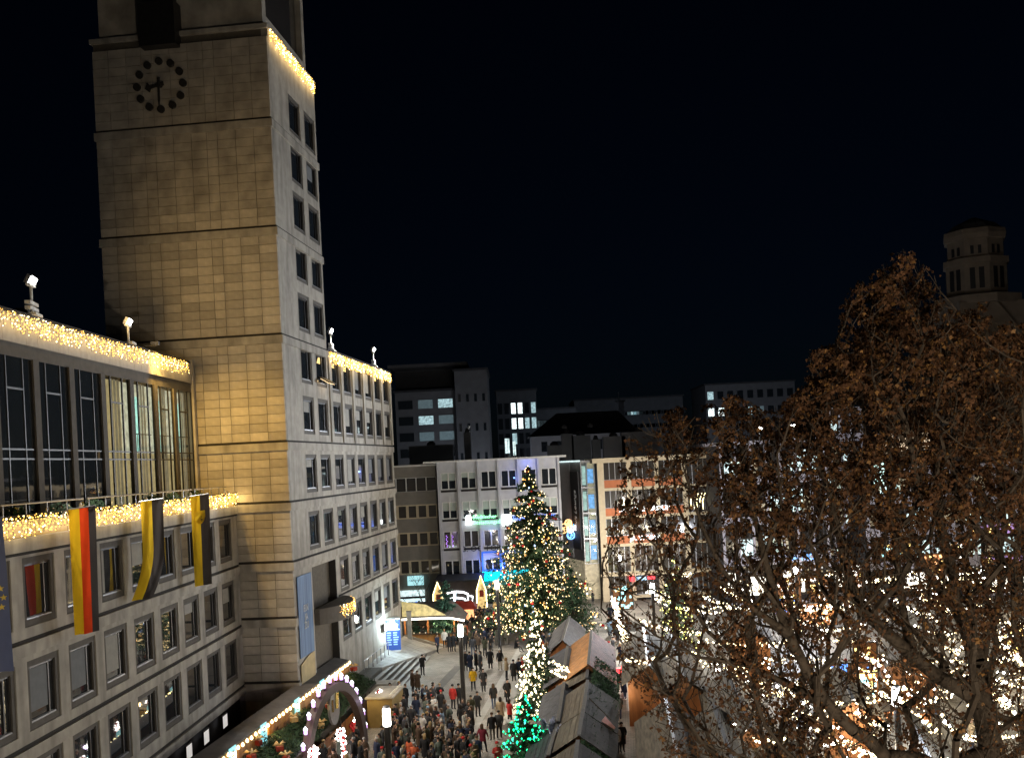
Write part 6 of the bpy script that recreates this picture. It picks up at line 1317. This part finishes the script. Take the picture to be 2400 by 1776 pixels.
# individuals that stand out
S(gp(1110,1618), RAD(0), 2, 'yellow', 'black beanie', label='person in bright yellow jacket walking across the square')
S(gp(1134,1621), RAD(10), 4, 'dark grey', 'dark hair', True, label='person in long dark coat walking beside the yellow jacket')
S(gp(991,1583), RAD(160), 3, 'black', 'dark hair', label='person in black standing at the foot of the terrace steps')
S(gp(968,1622), RAD(120), 0, 'brown', 'brown hair', True, label='person in long brown coat below the steps, left of two')
S(gp(980,1625), RAD(200), 1, 'brown', 'brown hair', True, label='person in long brown coat below the steps, right of two')
S(gp(1026,1530), RAD(40), 2, 'navy', 'dark hair', label='person in navy striding off the end of the terrace steps')
S(gp(1043,1518), RAD(0), 0, 'white', 'blond hair', label='person in pale jacket beside the bar counter')
S(gp(1054,1528), RAD(180), 1, 'black', 'dark hair', True, label='person in long black coat left of the middle lamp, left one')
S(gp(1064,1527), RAD(150), 4, 'black', 'dark hair', True, label='person in long black coat left of the middle lamp, right one')
for k, (u, v) in enumerate(((1092,1573),(1103,1576),(1117,1572),(1127,1575))): S(gp(u,v), RAD(180+40*k), [0,4,1,0][k], ['black','navy','black','dark grey'][k], ['grey hair','dark hair','brown hair','dark hair'][k], True, label='%s person in the dark group of four right of the middle lamp' % ['leftmost','second','third','rightmost'][k])
S(gp(1150,1567), RAD(180), 0, 'black', 'dark hair', True, label='lone person in black right of the dark group')
S(gp(1173,1570), RAD(200), 0, 'black', 'white bobble hat', pants=3, label='person with pale trousers and white bobble hat walking away')
S(gp(1210,1527,.3), RAD(60), 5, 'black', 'dark hair', pants=2, label='person sitting at the head of the low steps')
S(gp(1063,1662), RAD(150), 0, 'red', 'black beanie', label='person in red jacket with black beanie beside the middle lamp post')
S(gp(1077,1660), RAD(200), 1, 'black', 'black beanie', label='person in black just behind the middle lamp post')
S(gp(1106,1690), RAD(170), 0, 'olive', 'dark hair', pants=2, label='person in olive coat with grey trousers right of the lamp post')
S(gp(1121,1680), RAD(150), 1, 'black', 'dark hair', label='person in black close behind the olive coat')
S(gp(1158,1660), RAD(190), 2, 'black', 'brown hair', pants=1, label='person with a pale scarf on the low steps')
S(gp(1175,1695), RAD(180), 0, 'beige', 'dark hair', True, label='person in long beige coat beside the low steps')
S(gp(1190,1648), RAD(30), 4, 'black', 'black beanie', True, label='person in long black coat walking down beside the lit fir')
S(gp(1196,1700), RAD(120), 1, 'red', 'dark hair', label='person in red jacket against the dark fir')
S(gp(1155,1735), RAD(200), 0, 'black', 'brown hair', pants=2, label='left one of the couple below the low steps')
S(gp(1171,1730), RAD(160), 4, 'dark grey', 'dark hair', label='right one of the couple below the low steps')
S(gp(1133,1765), RAD(150), 2, 'wine red', 'brown hair', label='person in wine red jacket near the picture bottom')
S(gp(1120,1795), RAD(170), 0, 'navy', 'brown hair', True, label='person in long navy coat with brown hair near the picture bottom')
S(gp(1168,1812), RAD(20), 1, 'red', 'red hat', label='person in red jacket left of the green fir')
S(gp(1446,1768), RAD(0), 2, 'white', 'dark hair', label='person in black and white jacket coming down the alley')
S(gp(1459,1762), RAD(10), 4, 'black', 'dark hair', True, label='person in long black coat in the alley beside the white jacket')
S(gp(1452,1688), RAD(180), 2, 'grey green', 'dark hair', pants=1, label='person in jeans walking up the alley')
for k, (u, v) in enumerate(((1188,1592),(1205,1598),(1218,1594),(1226,1592))): S(gp(u,v), RAD(90+60*k), [1,0,0,1][k], ['beige','black','navy','red'][k], ['blond hair','black beanie','dark hair','red hat'][k], k in (1,2), label='%s in the group of four left of the lit fir' % ['person in beige','person in long black coat','person in long navy coat','person with a red hat'][k])
S(gp(1160,1500), RAD(190), 0, 'dark grey', 'dark hair', True, label='person in long grey coat left of the concrete bin')
S(gp(1122,1507), RAD(170), 0, 'dark grey', 'brown hair', True, label='person in long grey coat walking up the middle of the square')
S(gp(1198,1480), RAD(160), 0, 'black', 'white bobble hat', label='person in black with pale hood right of the red board')
# dense crowds
def crowd(n, box, mind, where, group, zf=0.0, facing=None, seed=1, avoid=None):
    r = random.Random(seed); done = []; tries = 0
    while len(done) < n and tries < 6000:
        tries += 1; u, v = r.uniform(box[0], box[1]), r.uniform(box[2], box[3]); p = gp(u, v, zf)
        if avoid and avoid(u, v): continue
        if any((p-q).length < mind for q in done): continue
        if any((p - o.location).length < mind for o, *_ in PEOPLE): continue
        done.append(p); coat = r.choice(['black','black','navy','dark grey','brown','olive','black','dark grey','brown','navy','grey green','black','black','dark grey','navy','black','olive','brown'] if r.random() < .92 else ['beige','wine red','orange','white','light blue'])
        head = r.choice(['dark hair','brown hair','blond hair','black beanie','grey hair','dark hair','brown hair','blond hair','dark hair'] if r.random() < .9 else ['white bobble hat','light blue beanie','red hat'])
        S(p, (r.uniform(0,6.28) if facing is None else facing + r.gauss(0,.7)), r.choice((0,1,1,4,3,0)), coat, head, r.random() < .45, r.choice((0,0,1,2)), r.uniform(.93,1.05), where, group)
crowd(105, (895, 1120, 1655, 1850), .50, 'foreground crowd', 'foreground crowd', seed=2, avoid=lambda u, v: (u > 1040 and v < 1690) or u < 905 + (1850-v)*.02)
crowd(16, (715, 900, 1760, 1850), .55, 'under the lantern arch', 'people under the lantern arch', seed=3, avoid=lambda u, v: u < 740)
crowd(74, (1055, 1190, 1455, 1508), .58, 'crowd before the marquee', 'far crowd', seed=4)
crowd(32, (1180, 1310, 1452, 1485), .7, 'under the big lit fir', 'people under the big fir', seed=5)
crowd(12, (1085, 1160, 1500, 1545), .9, 'strolling mid square', 'strollers mid square', seed=12)
crowd(18, (1428, 1466, 1450, 1660), .55, 'in the narrow alley', 'people in the alley', seed=6)
crowd(14, (970, 1050, 1500, 1508), .5, 'at the bar stall', 'guests at the bar', seed=7)
crowd(10, (1330, 1400, 1330, 1425), .9, 'in the far passage', 'people in the passage', seed=8)
crowd(34, (1560, 2380, 1560, 1776), 1.0, 'right market', 'visitors of the right market', seed=9)
crowd(6, (1255, 1300, 1520, 1600), .7, 'by the huts', 'people by the huts', seed=10)
# labels: look + place, then rank across the picture where looks coincide
auto = {}
for (o, coat, head, long, pose, where, group, label) in PEOPLE:
    if label: o['label'] = label; o['group'] = 'people on the square'; continue
    acts = {0:'standing', 1:'with a cup', 2:'walking', 3:'raising a hand', 4:'hands in pockets', 5:'sitting'}[pose]
    auto.setdefault((coat, head, long, acts, where), []).append((o, group))
for (coat, head, long, acts, where), lst in auto.items():
    lst.sort(key=lambda q: q[0].location.y); n = len(lst)
    for k, (o, group) in enumerate(lst):
        base = 'person in %s%s %s, %s, %s, %s' % ('long ' if long else '', coat, 'coat' if long else 'jacket', head, acts, where)
        if n > 1: base += ', ' + (['nearer one','farther one'][k] if n == 2 else ['nearest','second','third','fourth','fifth','sixth'][min(k,5)])
        if len(base.split()) > 16: base = base.replace('person in', 'person,').replace('hands in pockets', 'standing').replace(' with a cup', ' drinking')
        o['label'] = ' '.join(base.split()[:16]); o['group'] = group
# ================================================================== PLANE TREES (brown leaves) ON THE RIGHT
def leafy_tree(label, limbs, poly, Y0_, Y1_, n_branch, n_twig, seed, leaf_n, skip=None, loc_scale=1.0, group='plane trees'):
    """limbs: list of polylines of (u, v, Y, radius); crown volume: picture outline times a depth range"""
    r = random.Random(seed); rng = np.random.default_rng(seed)
    base = at(*limbs[0][0][:3]); base = Vector((base.x, base.y, 0)); t = thing('plane_tree', label, 'tree', base, 0, group)
    V = []; par = []; rad0 = []
    def addnode(p, pa): V.append(np.array(p)); par.append(pa); rad0.append(0.0); return len(V)-1
    key = {}
    for L_ in limbs:
        prev = None
        for (u, v, Y, rr) in L_:
            k = (u, v, Y)
            if k in key: prev = key[k]; continue
            p = at(u, v, Y)
            if prev is None: prev = addnode((p.x,p.y,p.z), -1); key[k] = prev; rad0[prev] = rr; continue
            q = V[prev]; d = np.array(p) - q; n = max(1, int(np.linalg.norm(d)/.6)); ra = rad0[prev]
            for i in range(1, n+1):
                f = i/n; prev = addnode(q + d*f + (rng.normal(0,.05,3) if i < n else 0), prev); rad0[prev] = ra + (rr-ra)*f
            key[k] = prev
    nl = len(V)
    def inside(u, v):
        c = False; j = len(poly)-1
        for i in range(len(poly)):
            xi, yi = poly[i]; xj, yj = poly[j]
            if (yi > v) != (yj > v) and u < (xj-xi)*(v-yi)/(yj-yi)+xi: c = not c
            j = i
        return c
    us = [p[0] for p in poly]; vs_ = [p[1] for p in poly]
    def sample():
        while True:
            u, v = r.uniform(min(us), max(us)), r.uniform(min(vs_), max(vs_))
            if inside(u, v) and not (skip and r.random() < skip(u, v)): return np.array(at(u, v, r.uniform(Y0_, Y1_)))
    tg = [sample() for _ in range(n_branch)]
    root = V[0]; tg.sort(key=lambda p: np.linalg.norm(p-root))
    A = np.zeros((120000,3)); A[:nl] = np.array(V); cnt = nl
    tips = []
    def attach(p, seg, up, wob, minup):
        nonlocal cnt
        d = A[:cnt] - p; dist = np.sqrt((d*d).sum(1)) + np.maximum(0, d[:,2] + minup)*1.6     # prefer nodes below the target
        k = int(dist.argmin()); q = A[k].copy(); L_ = np.linalg.norm(p-q)
        if L_ < .15: return
        n = max(2, int(L_/seg)); pa = k; ctrl = (q+p)/2 + np.array([0,0,up*L_*-.18]) + rng.normal(0, wob*L_, 3)
        for i in range(1, n+1):
            f = i/n; pt = (1-f)**2*q + 2*f*(1-f)*ctrl + f*f*p
            pa = addnode(pt, pa); A[cnt] = pt; cnt += 1
        tips.append(pa)
    for p in tg: attach(p, .45, 1.0, .05, .9)
    nbr = cnt
    tips.clear()
    for _ in range(n_twig): attach(sample(), .35, .8, .06, .35)
    N = cnt; ch = np.zeros(N); 
    R = np.zeros(N); parr = np.array(par[:N])
    acc = np.zeros(N)
    for i in range(N-1, -1, -1):
        if acc[i] == 0: acc[i] = .0085**2.3
        if parr[i] >= 0: acc[parr[i]] += acc[i]
    R = np.minimum(acc**(1/2.3), .12); 
    for i in range(nl): R[i] = max(rad0[i], .02)
    mb = [MB(), MB(), MB()]
    for i in range(N):
        k = parr[i]
        if k < 0: continue
        a, b = Vector(A[k]) - base, Vector(A[i]) - base
        ra, rb_ = (R[k] if i < nl else min(R[k], max(R[i]*1.25, .007))), R[i]
        if i < nl: mb[0].tube([a, b], [ra, rb_], 9, cap=False)
        elif rb_ > .022: mb[1].tube([a, b], [ra, rb_], 5, cap=False)
        else: mb[2].tube([a, b], [max(ra,.006), max(rb_,.005)], 3, cap=False)
    part('trunk', mb[0], M['bark'], t, smooth=True); part('boughs', mb[1], M['bark'], t, kind='stuff'); part('twigs', mb[2], M['bark'], t, kind='stuff')
    # leaves hang on twigs: lobed blades of five points
    lf = [MB(), MB()]
    twig = [i for i in range(nbr, N)]; dens = {}; wts = []
    for i in twig:      # leaves sit in clumps: some twigs are full, many are nearly bare
        c_ = A[i]; q_ = math.sin(c_[0]*2.1+c_[2]*1.3)+math.sin(c_[1]*1.7-c_[2]*2.4)+math.sin(c_[0]*.9+c_[1]*1.1+c_[2]*.7); wts.append(max(.06, .75+.55*q_)*(1.5 if c_[2] > 18 else (1 if c_[2] > 15 else .42)))
    pick = r.choices(twig, wts, k=leaf_n)
    for i in pick:
        p = Vector(A[i]) - base + Vector((r.gauss(0,.06), r.gauss(0,.06), -abs(r.gauss(0,.07))))
        dn = Vector((r.gauss(0,.6), r.gauss(0,.6), -1 + r.gauss(0,.5))).normalized(); sd = dn.cross(Vector((r.gauss(0,1), r.gauss(0,1), .2))).normalized(); nn = dn.cross(sd); S_ = .022 + .066*r.random()**1.5
        cu = nn*S_*r.uniform(-.5,.5)
        lf[0 if r.random() < .86 else 1].add([p, p + dn*S_*.5 + sd*S_*.75 + cu, p + dn*S_*.95 + sd*S_*.35, p + dn*S_*1.5 + cu*.5, p + dn*S_*.95 - sd*S_*.35, p + dn*S_*.5 - sd*S_*.75 + cu], [(0,1,2,3),(0,3,4,5)])
    part('crown', lf[0], M['leaf'], t, kind='stuff'); part('yellow_leaves', lf[1], M['leaf_y'], t, kind='stuff')
    print('tree', label[:20], 'nodes', N, 'leaves', leaf_n)
    return t
YT = 27.0
limbs = [
 [(2360,2350,YT,.42),(2345,1900,YT,.36),(2325,1775,YT,.33),(2300,1640,YT,.28),(2291,1545,YT,.25),(2262,1460,YT+.3,.2),(2233,1415,YT+.5,.17),(2215,1280,YT+.8,.14),(2200,1150,YT+1,.12),(2185,980,YT+1.2,.09),(2160,800,YT+1.2,.055),(2145,660,YT+1.2,.025)],
 [(2300,1640,YT,.28),(2268,1625,YT-.4,.2),(2200,1585,YT-.8,.18),(2138,1536,YT-1,.17),(2085,1488,YT-1.2,.155),(2037,1444,YT-1.4,.145),(2008,1400,YT-1.5,.13),(1985,1340,YT-1.5,.115),(1962,1230,YT-1.4,.09),(1930,1110,YT-1.3,.07),(1890,990,YT-1.2,.045)],
 [(2138,1536,YT-1,.17),(2120,1450,YT-.6,.10),(2105,1330,YT-.4,.085),(2090,1180,YT-.2,.07),(2080,1000,YT,.05),(2060,820,YT,.03)],
 [(2291,1545,YT,.25),(2312,1490,YT+.3,.12),(2334,1444,YT+.5,.11),(2350,1350,YT+.9,.10),(2345,1180,YT+1.2,.08),(2335,1000,YT+1.3,.06),(2320,850,YT+1.3,.035)],
 [(2325,1775,YT,.33),(2200,1800,YT-1.4,.2),(2075,1772,YT-2.2,.17),(2000,1710,YT-2.6,.155),(1936,1646,YT-2.8,.14),(1890,1570,YT-2.9,.125),(1850,1487,YT-3,.115),(1815,1400,YT-2.9,.10),(1790,1300,YT-2.8,.08),(1760,1180,YT-2.6,.06),(1735,1040,YT-2.4,.035)],
 [(1936,1646,YT-2.8,.14),(1860,1610,YT-2.4,.08),(1760,1560,YT-2.2,.065),(1660,1480,YT-2,.05),(1590,1380,YT-1.8,.04),(1540,1260,YT-1.7,.03),(1505,1130,YT-1.6,.018)],
 [(1850,1487,YT-3,.115),(1760,1420,YT-3.2,.06),(1690,1330,YT-3.2,.05),(1640,1220,YT-3.1,.038),(1600,1090,YT-3,.022)],
 [(1760,1560,YT-2.2,.065),(1640,1540,YT-2.6,.035),(1540,1490,YT-2.7,.025),(1450,1420,YT-2.7,.014)],
 [(2233,1415,YT+.5,.17),(2170,1330,YT+.2,.08),(2120,1230,YT-.2,.06),(2040,1090,YT-.4,.04),(1990,960,YT-.4,.025)],
]
poly = [(1400,1330),(1440,1180),(1470,1020),(1540,950),(1640,950),(1720,920),(1800,960),(1890,900),(1895,820),(1980,790),(1965,720),(2010,660),(2080,600),(2130,575),(2190,640),(2225,720),(2300,700),(2330,760),(2420,740),(2440,1900),(1880,1900),(1700,1820),(1560,1760),(1500,1640),(1450,1560),(1440,1480),(1400,1420)]
def skip(u, v):
    # thinner towards the lower left and around the trunk fork
    s = 0.0
    if u < 1700: s = .45
    if u < 1560: s = .62
    if v > 1560 and u < 1800: s = max(s, .55)
    if v > 1480 and u > 1950: s = max(s, .5)
    if v < 760: s = max(s, .2)
    return s
leafy_tree('large plane tree with dry brown leaves filling the right of the picture', limbs, poly, 23.0, 31.0, 560, 7200, 17, 92000, skip)
# ================================================================== LABEL TIDY-UP
